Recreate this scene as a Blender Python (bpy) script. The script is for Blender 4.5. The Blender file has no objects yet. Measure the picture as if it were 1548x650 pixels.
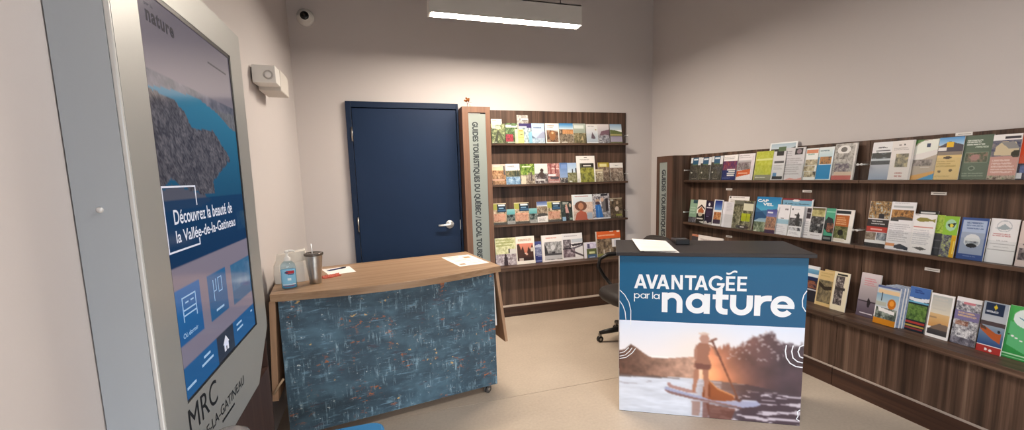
import bpy, bmesh, math, random
import numpy as np
from mathutils import Vector, Matrix
SC = bpy.context.scene
COL = SC.collection
PI = math.pi

# ------------------------------------------------------------------ camera
cam = bpy.data.cameras.new('camera')
cam.sensor_width = 36.0
cam.lens = 650.605 / 1548 * 36.0
cam.shift_x = -10.556 / 1548
cam.shift_y = 21.752 / 1548
cam.clip_start = 0.02
camo = bpy.data.objects.new('camera', cam)
COL.objects.link(camo)
def cam_matrix(yaw, pit, rol, loc):
    cy, sy = math.cos(yaw), math.sin(yaw)
    fwd = Vector((sy*math.cos(pit), cy*math.cos(pit), -math.sin(pit)))
    r = Vector((cy, -sy, 0)); d = fwd.cross(r)
    c, s = math.cos(rol), math.sin(rol)
    right = c*r + s*d; down = -s*r + c*d
    m = Matrix((right, -down, -fwd)).transposed().to_4x4()
    m.translation = loc
    return m
camo.matrix_world = cam_matrix(0.304867590, 0.121530803, 0.0261202752, Vector((0, 0, 1.45)))
SC.camera = camo

# ------------------------------------------------------------------ world, exposure, large lights
SC.view_settings.view_transform = 'Standard'
SC.view_settings.look = 'None'
SC.view_settings.gamma = 1.0
SC.view_settings.use_curve_mapping = False
SC.view_settings.exposure = 0.15
w = bpy.data.worlds.new('world'); SC.world = w; w.use_nodes = True
w.node_tree.nodes['Background'].inputs[0].default_value = (0.55, 0.65, 0.8, 1)
w.node_tree.nodes['Background'].inputs[1].default_value = 0.6
LAMP_STRENGTH = 195.0           # the pendant diffusers
LAMP_COLOR = (1.0, 0.88, 0.74)
REAR_LAMP_STRENGTH = 105.0
REAR_LAMP_COLOR = (1.0, 0.95, 0.90)
WINDOW_POWER = 140.0           # daylight through the window behind the camera
def area_light(name, loc, rot, sx, sy, power, color):
    l = bpy.data.lights.new(name, 'AREA'); l.shape = 'RECTANGLE'; l.size = sx; l.size_y = sy
    l.energy = power; l.color = color
    o = bpy.data.objects.new(name, l); o.location = loc; o.rotation_euler = rot; COL.objects.link(o)
    return o
area_light('window_daylight', (1.2, -3.9, 1.55), (PI/2-.74, 0, 0), 3.2, 2.0, WINDOW_POWER, (0.90, 0.95, 1.0)).data.spread = math.radians(85)

# ------------------------------------------------------------------ helpers: colour and materials
def s2l(c):
    return c/12.92 if c <= 0.04045 else ((c+0.055)/1.055)**2.4
def hexl(h):
    return tuple(s2l(int(h[i:i+2], 16)/255) for i in (0, 2, 4))
def hexs(h):
    return np.array([int(h[i:i+2], 16)/255 for i in (0, 2, 4)])
MATS = {}
def principled(name):
    m = bpy.data.materials.new(name); m.use_nodes = True
    return m, m.node_tree, m.node_tree.nodes['Principled BSDF']
def mat(name, col, rough=0.5, metal=0.0, spec=0.5, bump=0.0, bscale=60.0, var=0.0, emit=None, es=0.0, trans=0.0, ior=1.45, coat=0.0):
    if name in MATS: return MATS[name]
    m, nt, b = principled(name)
    c = hexl(col) if isinstance(col, str) else col
    b.inputs['Base Color'].default_value = (*c, 1)
    b.inputs['Roughness'].default_value = rough
    b.inputs['Metallic'].default_value = metal
    b.inputs['Specular IOR Level'].default_value = spec
    b.inputs['IOR'].default_value = ior
    b.inputs['Transmission Weight'].default_value = trans
    b.inputs['Coat Weight'].default_value = coat
    if emit:
        b.inputs['Emission Color'].default_value = (*emit, 1); b.inputs['Emission Strength'].default_value = es
    tc = nt.nodes.new('ShaderNodeTexCoord')
    if var > 0:
        n = nt.nodes.new('ShaderNodeTexNoise'); n.inputs['Scale'].default_value = bscale*0.12; n.inputs['Detail'].default_value = 5
        nt.links.new(tc.outputs['Object'], n.inputs['Vector'])
        r = nt.nodes.new('ShaderNodeValToRGB')
        r.color_ramp.elements[0].position = 0.3; r.color_ramp.elements[1].position = 0.7
        r.color_ramp.elements[0].color = (*[x*(1-var) for x in c], 1)
        r.color_ramp.elements[1].color = (*[min(1, x*(1+var)) for x in c], 1)
        nt.links.new(n.outputs['Fac'], r.inputs['Fac']); nt.links.new(r.outputs['Color'], b.inputs['Base Color'])
    if bump > 0:
        n = nt.nodes.new('ShaderNodeTexNoise'); n.inputs['Scale'].default_value = bscale; n.inputs['Detail'].default_value = 4
        nt.links.new(tc.outputs['Object'], n.inputs['Vector'])
        bp = nt.nodes.new('ShaderNodeBump'); bp.inputs['Strength'].default_value = bump; bp.inputs['Distance'].default_value = 0.01
        nt.links.new(n.outputs['Fac'], bp.inputs['Height']); nt.links.new(bp.outputs['Normal'], b.inputs['Normal'])
    MATS[name] = m
    return m
def wood(name, cols, axis, scale=1.0, rough=0.45, fine=0.25, spec=0.4):
    """streaky veneer; axis = direction of the grain in object space"""
    if name in MATS: return MATS[name]
    m, nt, b = principled(name)
    N, K = nt.nodes, nt.links
    tc = N.new('ShaderNodeTexCoord')
    def streak(across, along, det, seed):
        mp = N.new('ShaderNodeMapping')
        sc = [across, across, across]; sc[axis] = along
        mp.inputs['Scale'].default_value = sc; mp.inputs['Location'].default_value = (seed, seed*1.7, seed*.6)
        K.new(tc.outputs['Object'], mp.inputs['Vector'])
        n = N.new('ShaderNodeTexNoise'); n.inputs['Scale'].default_value = 1.0; n.inputs['Detail'].default_value = det
        n.inputs['Roughness'].default_value = 0.65
        K.new(mp.outputs['Vector'], n.inputs['Vector'])
        return n
    a = streak(22*scale, 0.5*scale, 3, 1.3); c = streak(110*scale, 2.2*scale, 3, 5.1)
    mx = N.new('ShaderNodeMix'); mx.data_type = 'FLOAT'; mx.inputs[0].default_value = fine
    K.new(a.outputs['Fac'], mx.inputs[2]); K.new(c.outputs['Fac'], mx.inputs[3])
    r = N.new('ShaderNodeValToRGB'); cr = r.color_ramp
    k = len(cols)
    cr.elements[0].position = 0.32; cr.elements[1].position = 0.68
    cr.elements[0].color = (*hexl(cols[0]), 1); cr.elements[1].color = (*hexl(cols[-1]), 1)
    for i in range(1, k-1):
        e = cr.elements.new(0.32+0.36*i/(k-1)); e.color = (*hexl(cols[i]), 1)
    K.new(mx.outputs[0], r.inputs['Fac']); K.new(r.outputs['Color'], b.inputs['Base Color'])
    b.inputs['Roughness'].default_value = rough; b.inputs['Specular IOR Level'].default_value = spec
    bp = N.new('ShaderNodeBump'); bp.inputs['Strength'].default_value = 0.08; bp.inputs['Distance'].default_value = 0.004
    K.new(c.outputs['Fac'], bp.inputs['Height']); K.new(bp.outputs['Normal'], b.inputs['Normal'])
    MATS[name] = m
    return m
def clear_mat(name, tint=(1, 1, 1), refl=0.06):
    if name in MATS: return MATS[name]
    m = bpy.data.materials.new(name); m.use_nodes = True
    nt = m.node_tree; N = nt.nodes; N.clear()
    o = N.new('ShaderNodeOutputMaterial'); t = N.new('ShaderNodeBsdfTransparent'); g = N.new('ShaderNodeBsdfGlossy')
    t.inputs[0].default_value = (*tint, 1); g.inputs['Roughness'].default_value = 0.05
    mx = N.new('ShaderNodeMixShader'); lw = N.new('ShaderNodeLayerWeight'); f = N.new('ShaderNodeMath'); f.operation = 'POWER'; f.inputs[1].default_value = 4.0; nt.links.new(lw.outputs['Facing'], f.inputs[0])
    ad = N.new('ShaderNodeMath'); ad.operation = 'MULTIPLY_ADD'; ad.inputs[1].default_value = 0.4; ad.inputs[2].default_value = refl*0.5; ad.use_clamp = True
    nt.links.new(f.outputs[0], ad.inputs[0]); nt.links.new(ad.outputs[0], mx.inputs[0])
    nt.links.new(t.outputs[0], mx.inputs[1]); nt.links.new(g.outputs[0], mx.inputs[2]); nt.links.new(mx.outputs[0], o.inputs[0])
    MATS[name] = m
    return m
def print_mat(name, rough=0.4, spec=0.35, emit=0.0, base=1.0):
    """a printed or displayed picture: colours come from the surface's own point colours"""
    if name in MATS: return MATS[name]
    m, nt, b = principled(name)
    at = nt.nodes.new('ShaderNodeAttribute'); at.attribute_name = 'Col'
    if base == 1.0:
        nt.links.new(at.outputs['Color'], b.inputs['Base Color'])
    else:
        b.inputs['Base Color'].default_value = (base*.03, base*.03, base*.03, 1)
    b.inputs['Roughness'].default_value = rough; b.inputs['Specular IOR Level'].default_value = spec
    if emit > 0:
        nt.links.new(at.outputs['Color'], b.inputs['Emission Color']); b.inputs['Emission Strength'].default_value = emit
    MATS[name] = m
    return m

# ------------------------------------------------------------------ helpers: meshes
class MB:
    def __init__(s): s.v = []; s.f = []; s.m = []; s.sm = []; s.mats = []
    def mi(s, m):
        if m not in s.mats: s.mats.append(m)
        return s.mats.index(m)
    def add(s, vs, fs, m, smooth=False):
        o = len(s.v); s.v += [tuple(v) for v in vs]; k = s.mi(m)
        for f in fs: s.f.append([i+o for i in f]); s.m.append(k); s.sm.append(smooth)
    def box(s, a, b, m, M=None, bev=0.0):
        a, b = [min(p, q) for p, q in zip(a, b)], [max(p, q) for p, q in zip(a, b)]
        if bev <= 0:
            vs = [(x, y, z) for z in (a[2], b[2]) for y in (a[1], b[1]) for x in (a[0], b[0])]
            fs = [(0, 2, 3, 1), (4, 5, 7, 6), (0, 1, 5, 4), (2, 6, 7, 3), (0, 4, 6, 2), (1, 3, 7, 5)]
        else:
            bm = bmesh.new(); bmesh.ops.create_cube(bm, size=1)
            for v in bm.verts: v.co = Vector([(a[i]+b[i])/2+v.co[i]*(b[i]-a[i]) for i in range(3)])
            bmesh.ops.bevel(bm, geom=list(bm.edges), offset=bev, segments=2, profile=0.5, affect='EDGES')
            bm.verts.index_update(); vs = [v.co[:] for v in bm.verts]; fs = [[v.index for v in f.verts] for f in bm.faces]; bm.free()
        if M is not None: vs = [M @ Vector(v) for v in vs]
        s.add(vs, fs, m)
    def prism(s, pts, lo, hi, m, M=None, axis=2, bev=0.0):
        """polygon pts (2d) extruded along axis"""
        n = len(pts)
        def P(p, h):
            return (p[0], p[1], h) if axis == 2 else ((p[0], h, p[1]) if axis == 1 else (h, p[0], p[1]))
        bm = bmesh.new()
        b0 = [bm.verts.new(P(p, lo)) for p in pts]; b1 = [bm.verts.new(P(p, hi)) for p in pts]
        bm.faces.new(b0); bm.faces.new(b1)
        for i in range(n): bm.faces.new((b0[i], b0[(i+1) % n], b1[(i+1) % n], b1[i]))
        bmesh.ops.recalc_face_normals(bm, faces=bm.faces)
        if bev > 0: bmesh.ops.bevel(bm, geom=list(bm.edges), offset=bev, segments=2, profile=0.5, affect='EDGES')
        bm.verts.index_update(); vs = [v.co.copy() for v in bm.verts]; fs = [[v.index for v in f.verts] for f in bm.faces]; bm.free()
        if M is not None: vs = [M @ v for v in vs]
        s.add(vs, fs, m)
    def lathe(s, prof, m, M=None, n=28, sx=1.0, sy=1.0, cap=True):
        vs = []; fs = []
        for r, z in prof:
            for i in range(n):
                t = 2*PI*i/n; vs.append(Vector((r*math.cos(t)*sx, r*math.sin(t)*sy, z)))
        for j in range(len(prof)-1):
            for i in range(n):
                fs.append((j*n+i, j*n+(i+1) % n, (j+1)*n+(i+1) % n, (j+1)*n+i))
        if cap:
            fs.append(list(range(n))[::-1]); fs.append([(len(prof)-1)*n+i for i in range(n)])
        if M is not None: vs = [M @ v for v in vs]
        s.add(vs, fs, m, True)
    def tube(s, pts, r, m, n=10, M=None):
        pts = [Vector(p) for p in pts]; vs = []; fs = []
        rs = r if isinstance(r, (list, tuple)) else [r]*len(pts)
        up = None
        for i, p in enumerate(pts):
            d = (pts[min(i+1, len(pts)-1)]-pts[max(i-1, 0)]).normalized()
            if up is None:
                up = d.orthogonal().normalized()
            else:
                up = (up-d*up.dot(d)).normalized()
            x = up; y = d.cross(up)
            for k in range(n):
                t = 2*PI*k/n; vs.append(p+(x*math.cos(t)+y*math.sin(t))*rs[i])
        for j in range(len(pts)-1):
            for k in range(n): fs.append((j*n+k, j*n+(k+1) % n, (j+1)*n+(k+1) % n, (j+1)*n+k))
        fs.append(list(range(n))[::-1]); fs.append([(len(pts)-1)*n+k for k in range(n)])
        if M is not None: vs = [M @ v for v in vs]
        s.add(vs, fs, m, True)
    def sheet(s, poly, z, m, M=None):
        vs = [Vector((p[0], p[1], z)) for p in poly]
        if M is not None: vs = [M @ v for v in vs]
        s.add(vs, [list(range(len(poly)))], m)
    def build(s, name, parent=None, loc=(0, 0, 0), kind=None):
        me = bpy.data.meshes.new(name)
        me.from_pydata([Vector(v) for v in s.v], [], s.f)
        for m in s.mats: me.materials.append(m)
        me.polygons.foreach_set('material_index', s.m); me.polygons.foreach_set('use_smooth', s.sm)
        bm = bmesh.new(); bm.from_mesh(me); bmesh.ops.recalc_face_normals(bm, faces=bm.faces); bm.to_mesh(me); bm.free()
        o = bpy.data.objects.new(name, me); COL.objects.link(o)
        o.location = loc
        if parent: o.parent = parent
        if kind: o['kind'] = kind
        return o
def thing(name, label, cat, loc=(0, 0, 0), rz=0.0, group=None):
    o = bpy.data.objects.new(name, None); COL.objects.link(o)
    o.empty_display_size = 0.1
    o.location = loc; o.rotation_euler = (0, 0, rz)
    return tag(o, label, cat, group)
def tag(o, label, cat, group=None):
    o['label'] = label; o['category'] = cat
    if group: o['group'] = group
    return o
def part_label(o, label): o['label'] = label; return o
def basis(right, up, origin):
    r = Vector(right).normalized(); u = Vector(up).normalized(); n = r.cross(u)
    M = Matrix((r, u, n)).transposed().to_4x4(); M.translation = Vector(origin)
    return M
def text_verts(string, offset=0.0, extrude=0.0, spacing=1.0):
    cu = bpy.data.curves.new('text', 'FONT'); cu.body = string; cu.size = 1.0; cu.offset = offset; cu.extrude = extrude
    cu.space_character = spacing; cu.resolution_u = 4
    o = bpy.data.objects.new('text', cu); COL.objects.link(o)
    dg = bpy.context.evaluated_depsgraph_get(); dg.update()
    me = bpy.data.meshes.new_from_object(o.evaluated_get(dg))
    vs = [v.co.copy() for v in me.vertices]; fs = [list(p.vertices) for p in me.polygons]
    bpy.data.objects.remove(o); bpy.data.curves.remove(cu); bpy.data.meshes.remove(me)
    return vs, fs
def lettering(mb, string, box, M, m, offset=0.0, spacing=1.0, lift=0.0006, slope=None):
    """fit the string's outline into box=(x0,y0,x1,y1) of the plane M"""
    vs, fs = text_verts(string, offset, 0.0, spacing)
    x0 = min(v.x for v in vs); x1 = max(v.x for v in vs); y0 = min(v.y for v in vs); y1 = max(v.y for v in vs)
    sx = (box[2]-box[0])/(x1-x0); sy = (box[3]-box[1])/(y1-y0)
    out = [M @ Vector((box[0]+(v.x-x0)*sx, box[1]+(v.y-y0)*sy, lift)) for v in vs]
    mb.add(out, fs, m)

# ------------------------------------------------------------------ helpers: painted prints
class Canvas:
    def __init__(s, w, h, seed):
        s.w, s.h = w, h; s.a = np.ones((h, w, 3)); s.rng = np.random.default_rng(seed)
        s.X, s.Y = np.meshgrid((np.arange(w)+.5)/w, (np.arange(h)+.5)/h)
    def noise(s, sc, asp=1.0):
        def layer(k):
            gy, gx = max(2, int(k*s.h/s.w*asp)+1), max(2, int(k)+1)
            g = s.rng.random((gy+1, gx+1))
            yy = s.Y*gy*.999; xx = s.X*gx*.999
            i = yy.astype(int); j = xx.astype(int); fy = yy-i; fx = xx-j
            fy = fy*fy*(3-2*fy); fx = fx*fx*(3-2*fx)
            return (g[i, j]*(1-fx)+g[i, j+1]*fx)*(1-fy)+(g[i+1, j]*(1-fx)+g[i+1, j+1]*fx)*fy
        n = .5*layer(sc)+.32*layer(sc*2.1)+.18*layer(sc*4.3)
        n = (n-n.min())/(n.max()-n.min()+1e-9)
        return n
    def busy(s, sc):
        return np.clip((.62*s.noise(sc*1.5)+.38*s.noise(sc*4)-.5)*1.7+.5+(s.rng.random((s.h, s.w))-.5)*.22, 0, 1)
    def put(s, mask, c, al=1.0): s.a[mask] = s.a[mask]*(1-al)+np.asarray(c)*al
    def inr(s, x0, y0, x1, y1): return (s.X >= x0) & (s.X <= x1) & (s.Y >= y0) & (s.Y <= y1)
    def F(s, c): s.a[:] = hexs(c)
    def R(s, x0, y0, x1, y1, c, al=1.0): s.put(s.inr(x0, min(y0, y1), x1, max(y0, y1)), hexs(c), al)
    def G(s, y0, y1, c1, c2, x0=0, x1=1):
        k = s.inr(x0, y0, x1, y1); t = ((s.Y-y0)/(y1-y0))[..., None]; g = hexs(c1)*(1-t)+hexs(c2)*t; s.a[k] = g[k]
    def N(s, x0, y0, x1, y1, a, b, c, sc):
        k = s.inr(x0, y0, x1, y1); n = s.busy(sc)[..., None]
        g = np.where(n < .5, hexs(a)*(1-2*n)+hexs(b)*2*n, hexs(b)*(2-2*n)+hexs(c)*(2*n-1)); s.a[k] = g[k]
    def T(s, x0, y0, x1, y1, c, n):
        for i in range(n):
            st = (y1-y0)/n; ya = y0+i*st; e = x1-(x1-x0)*s.rng.random()*.3
            s.put(s.inr(x0, ya, e, ya+st*.55) & (s.rng.random((s.h, s.w)) < .85), hexs(c), .85)
    def E(s, cx, cy, rx, ry, c, al=1.0): s.put(((s.X-cx)/rx)**2+((s.Y-cy)/ry)**2 <= 1, hexs(c), al)
    def P(s, pts, c, al=1.0):
        ins = np.zeros((s.h, s.w), bool); n = len(pts)
        for i in range(n):
            (xa, ya), (xb, yb) = pts[i], pts[(i+1) % n]
            if ya == yb: continue
            k = ((ya > s.Y) != (yb > s.Y)) & (s.X < (xb-xa)*(s.Y-ya)/(yb-ya)+xa)
            ins ^= k
        s.put(ins, hexs(c), al)
    def line(s, x0, y0, x1, y1, w, c, al=1.0, asp=1.0):
        dx, dy = x1-x0, (y1-y0)*asp; L = dx*dx+dy*dy+1e-12
        t = np.clip(((s.X-x0)*dx+(s.Y-y0)*asp*dy)/L, 0, 1)
        d = np.hypot(s.X-x0-t*dx, (s.Y-y0)*asp-t*dy); s.put(d <= w, hexs(c), al)
def paint(ops, w, h, seed):
    c = Canvas(w, h, seed)
    for f, args in ops: getattr(c, f)(*args)
    return c.a
def _op(f): return lambda *args: (f, args)
F, R, G, N, T, E, P = [_op(k) for k in 'FRGNTEP']
def print_grid(img, x0, y0, x1, y1, M, lift=0.0):
    """verts/faces/colours of a grid whose points carry the picture (row 0 at the top)"""
    h, w = img.shape[:2]
    vs = []; 
    for j in range(h):
        for i in range(w):
            vs.append(M @ Vector((x0+(x1-x0)*i/(w-1), y1-(y1-y0)*j/(h-1), lift)))
    fs = [(j*w+i, (j+1)*w+i, (j+1)*w+i+1, j*w+i+1) for j in range(h-1) for i in range(w-1)]
    a = np.clip(img, 0, 1); lin = np.where(a <= .04045, a/12.92, ((a+.055)/1.055)**2.4)
    return vs, fs, lin.reshape(-1, 3)
def build_print(name, mb, grids, pm, parent=None, loc=(0, 0, 0)):
    """mb's plain geometry plus picture grids, as one mesh with a colour attribute"""
    base = len(mb.v); cols = [np.ones((base, 3))]
    for vs, fs, cl in grids:
        mb.add(vs, fs, pm); cols.append(cl)
    me = bpy.data.meshes.new(name); me.from_pydata([Vector(v) for v in mb.v], [], mb.f)
    for m in mb.mats: me.materials.append(m)
    me.polygons.foreach_set('material_index', mb.m)
    c = np.concatenate(cols); c4 = np.ones((len(c), 4), np.float32); c4[:, :3] = c
    at = me.color_attributes.new('Col', 'FLOAT_COLOR', 'POINT'); at.data.foreach_set('color', c4.ravel())
    o = bpy.data.objects.new(name, me); COL.objects.link(o); o.location = loc
    if parent: o.parent = parent
    return o

# ------------------------------------------------------------------ materials
WALNUT = ['2e221c', '423026', '543f33', '6a5244', '806858']
M_WV = wood('walnut_upright', WALNUT, 2)
M_WX = wood('walnut_lengthwise_x', WALNUT, 0)
M_WY = wood('walnut_lengthwise_y', WALNUT, 1)
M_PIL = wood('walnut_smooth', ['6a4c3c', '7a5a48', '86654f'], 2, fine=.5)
M_PLX = wood('walnut_dark_x', ['2c1b14', '3c261c', '4a3024'], 0)
M_PLY = wood('walnut_dark_y', ['33201a', '452d22', '54382b'], 1)
M_DARKWOOD = wood('walnut_dark_upright', ['33211b', '43302a', '503a31'], 2)
M_OAK = wood('oak_top', ['84674e', '94765a', 'a3866b', 'b1957b'], 0, scale=.8, rough=.4)
M_OAKE = wood('oak_upright', ['96745a', 'a8866a', 'b89678'], 2, rough=.45)
M_TEXT = mat('dark_lettering', '2c3338', .5)
M_WHITE = mat('white_plastic', 'e6e4e0', .4, bump=.02)
M_PAPER = mat('paper_edges', 'dedad4', .8, bump=.05, bscale=300)
M_BLACK = mat('black_plastic', '17171a', .35, bump=.04, bscale=200)
M_STEEL = mat('brushed_steel', 'b9b6b2', .28, 1.0, bump=.02, bscale=150)
M_CHROME = mat('satin_chrome', 'e2e2e2', .3, .55)
M_ACRYL = clear_mat('clear_acrylic', (.97, .98, .98), .05)
M_PRINT = print_mat('printed_cover', .38, .4)
M_SIGN = mat('frosted_sign_panel', '949c97', .35, .25, bump=.02)

# ------------------------------------------------------------------ the setting
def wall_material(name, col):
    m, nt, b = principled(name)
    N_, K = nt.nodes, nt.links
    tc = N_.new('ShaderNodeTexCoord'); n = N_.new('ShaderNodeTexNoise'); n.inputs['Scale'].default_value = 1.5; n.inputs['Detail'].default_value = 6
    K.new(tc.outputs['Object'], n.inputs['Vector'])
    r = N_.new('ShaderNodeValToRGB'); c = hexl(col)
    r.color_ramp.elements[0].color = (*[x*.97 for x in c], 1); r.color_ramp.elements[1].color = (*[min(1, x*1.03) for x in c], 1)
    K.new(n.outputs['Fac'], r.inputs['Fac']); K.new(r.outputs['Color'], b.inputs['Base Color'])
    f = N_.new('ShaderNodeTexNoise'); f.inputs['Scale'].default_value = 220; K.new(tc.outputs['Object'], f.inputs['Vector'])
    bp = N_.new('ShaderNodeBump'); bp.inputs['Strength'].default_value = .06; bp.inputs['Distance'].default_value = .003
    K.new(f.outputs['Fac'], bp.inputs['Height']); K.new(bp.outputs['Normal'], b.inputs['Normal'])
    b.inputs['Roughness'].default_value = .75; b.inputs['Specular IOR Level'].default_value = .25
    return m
M_WALL = wall_material('painted_plaster', 'cec8c7')
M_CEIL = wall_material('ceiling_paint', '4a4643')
def floor_material():
    m, nt, b = principled('sealed_concrete')
    N_, K = nt.nodes, nt.links
    tc = N_.new('ShaderNodeTexCoord')
    def nz(s, d, seed):
        mp = N_.new('ShaderNodeMapping'); mp.inputs['Location'].default_value = (seed, seed, 0); K.new(tc.outputs['Object'], mp.inputs['Vector'])
        n = N_.new('ShaderNodeTexNoise'); n.inputs['Scale'].default_value = s; n.inputs['Detail'].default_value = d; K.new(mp.outputs['Vector'], n.inputs['Vector']); return n
    a = nz(1.6, 6, 2.0); c = nz(60, 3, 7.0)
    mx = N_.new('ShaderNodeMix'); mx.data_type = 'FLOAT'; mx.inputs[0].default_value = .35
    K.new(a.outputs['Fac'], mx.inputs[2]); K.new(c.outputs['Fac'], mx.inputs[3])
    r = N_.new('ShaderNodeValToRGB'); r.color_ramp.elements[0].position = .3; r.color_ramp.elements[1].position = .7
    r.color_ramp.elements[0].color = (*hexl('b0a08f'), 1); r.color_ramp.elements[1].color = (*hexl('cabaa8'), 1)
    K.new(mx.outputs[0], r.inputs['Fac']); K.new(r.outputs['Color'], b.inputs['Base Color'])
    b.inputs['Roughness'].default_value = .38; b.inputs['Specular IOR Level'].default_value = .35
    return m
M_FLOOR = floor_material()
XL, XR, YB, YF, ZC = -0.665, 3.037, 4.4, -4.0, 4.3
def slab(name, a, b, m):
    k = MB(); k.box(a, b, m); return k.build(name, kind='structure')
slab('floor', (XL-.2, YF-.2, -.1), (XR+.2, 2.598, 0), M_FLOOR)
# the slab beyond the sawn joint, and the joint itself
slab('floor_beyond_joint', (XL-.2, 2.602, -.1), (XR+.2, YB+.2, 0), M_FLOOR)
slab('trim_1', (XL-.2, 2.598, -.1), (XR+.2, 2.602, -.004), mat('joint_dark', '5c4c40', .9, var=.1))  # dark brown joint strip, set just below the floor
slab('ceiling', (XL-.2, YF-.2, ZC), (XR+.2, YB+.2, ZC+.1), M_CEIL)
slab('wall_back', (XL-.2, YB, 0), (XR+.2, YB+.15, ZC), M_WALL)
slab('wall_right', (XR, YF-.2, 0), (XR+.15, YB, ZC), M_WALL)
k = MB(); k.prism([(-.595, YF), (-.70, YB), (XL-.2, YB), (XL-.2, YF)], 0, ZC, M_WALL); k.build('wall_left', kind='structure')
# the wall behind the viewer has a wide window
k = MB()
for a, b in (((XL-.2, YF-.15, 0), (-.5, YF, ZC)), ((2.9, YF-.15, 0), (XR+.2, YF, ZC)), ((-.5, YF-.15, 0), (2.9, YF, .5)), ((-.5, YF-.15, 2.6), (2.9, YF, ZC))):
    k.box(a, b, M_WALL)
k.build('wall_rear', kind='structure')
k = MB(); mf = mat('window_frame_paint', '4a4c50', .4, bump=.02)
for x in (-.5, .6, 1.75, 2.84): k.box((x, YF-.1, .5), (x+.06, YF-.04, 2.6), mf)
for z in (.5, 2.54): k.box((-.5, YF-.1, z), (2.9, YF-.04, z+.06), mf)
wf = k.build('window_1', kind='structure')
k = MB(); k.box((-.44, YF-.075, .56), (2.84, YF-.069, 2.54), clear_mat('window_glass', (.95, .97, .97))); k.build('window_pane', wf)

# ---- the blue door
M_DOOR = mat('navy_door_paint', '152a48', .5, spec=.3, bump=.03, bscale=40, var=.04)
M_FRAME = mat('navy_frame_paint', '142641', .5, spec=.3, bump=.03, bscale=40)
k = MB(); k.box((-.224, YB-.028, .006), (.746, YB-.004, 2.126), M_DOOR, bev=.002); door = k.build('door_1', kind='structure')
k = MB()
for a, b in (((-.276, YB-.045, 0), (-.228, YB, 2.184)), ((.75, YB-.045, 0), (.77, YB, 2.184)), ((-.228, YB-.045, 2.13), (.75, YB, 2.184))):
    k.box(a, b, M_FRAME, bev=.003)
k.build('door_frame', door)
for z0, z1 in ((1.82, 1.948), (.965, 1.107), (.16, .29)):
    k = MB(); k.box((-.238, YB-.051, z0), (-.226, YB-.030, z1), M_STEEL, bev=.002)
    k.lathe([(.0075, z0), (.0075, z1)], M_STEEL, Matrix.Translation((-.231, YB-.052, 0)), 12); k.build('hinge', door)
k = MB(); k.lathe([(.042, 0), (.042, .008), (.036, .014), (.020, .018), (.017, .05)], M_CHROME, basis((1, 0, 0), (0, 0, 1), (.638, YB-.028, .988)), 32)
k.lathe([(.019, .016), (.019, .022), (.012, .024)], M_STEEL, basis((1, 0, 0), (0, 0, 1), (.638, YB-.028, .988)), 20)
k.tube([(.638, YB-.075, .988), (.622, YB-.078, .988), (.58, YB-.079, .986), (.54, YB-.077, .985), (.522, YB-.066, .985)], [.014, .013, .011, .010, .009], M_CHROME)
k.build('door_handle', door)
k = MB(); k.box((.744, YB-.0295, .93), (.751, YB-.027, 1.03), M_STEEL); k.build('strike_plate', door)

# ---- pendant lamps
M_HOUSE = mat('lamp_housing_white', 'd8d6d2', .4, bump=.02)
def pendant(x0, x1, y, z, strength, label, color=LAMP_COLOR):
    o = thing('pendant_light', label, 'ceiling light', ((x0+x1)/2, y, z), 0, 'linear pendant lamps')
    L = (x1-x0)/2
    k = MB()
    # a trough open at the bottom, walls 6 mm thick
    for a, b in (((-L, -.055, .0), (L, -.047, .15)), ((-L, .047, .0), (L, .055, .15)), ((-L, -.055, .142), (L, .055, .15)),
                 ((-L, -.047, .0), (-L+.012, .047, .142)), ((L-.012, -.047, .0), (L, .047, .142))):
        k.box(a, b, M_HOUSE)
    k.build('housing', o)
    k = MB(); k.box((-L+.03, -.044, .002), (L-.03, .044, .014), mat('lamp_diffuser_%d' % strength, 'ffffff', .5, emit=color, es=strength))
    k.build('diffuser', o)
    for s in (-1, 1):
        k = MB(); k.box((s*L-.004 if s > 0 else s*L-.003, -.056, -.004), (s*L+.003 if s > 0 else s*L+.004, .056, .152), M_HOUSE, bev=.0012); k.build('end_cap', o)
        k = MB(); k.tube([(s*(L-.16), 0, .149), (s*(L-.16), 0, ZC-z)], .0022, M_BLACK, 6); k.lathe([(.006, .149), (.006, .17), (.003, .18)], M_BLACK, Matrix.Translation((s*(L-.16), 0, 0)), 10)
        k.build('suspension_cable', o)
    return o
pendant(.411, 1.634, 3.4, 2.665, LAMP_STRENGTH, 'white linear pendant lamp glowing warm near the back wall')
pendant(.411, 1.634, .75, 2.75, REAR_LAMP_STRENGTH, 'white linear pendant lamp above the viewer, out of the picture', REAR_LAMP_COLOR)

# ---- fixtures on the walls
o = thing('security_camera', 'white dome security camera with a black eye, high on the back wall', 'camera', (-.552, YB, 2.90))
Mc = basis((1, 0, 0), (0, 0, 1), (0, 0, 0))
k = MB(); k.lathe([(.072, 0), (.072, .016), (.066, .028), (.060, .032)], M_WHITE, Mc, 36); k.build('base_ring', o)
Mt = Matrix.Rotation(math.radians(18), 4, 'X')
k = MB(); k.lathe([(.056, .028), (.055, .042), (.050, .054), (.043, .062), (.038, .064)], M_WHITE, Mc, 36); k.build('dome', o)
k = MB(); k.lathe([(.036, .060), (.036, .066), (.028, .071), (.012, .075), (.001, .076)], mat('camera_eye', '131110', .12), Mc, 28); eye = k.build('lens', o)
k = MB(); k.lathe([(.010, .0755), (.010, .079), (.001, .080)], mat('lens_glint', '4a4038', .1, .6), Mc @ Matrix.Translation((0, .004, 0)), 16); k.build('lens_glass', eye)
o = thing('motion_sensor', 'white box sensor with a round eye on the left wall above the kiosk', 'sensor', (XL+.006, 2.9, 2.03))
k = MB(); k.box((-.012, 0, 0), (.11, .12, .10), M_WHITE, bev=.004); k.build('sensor_head', o)
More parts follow.
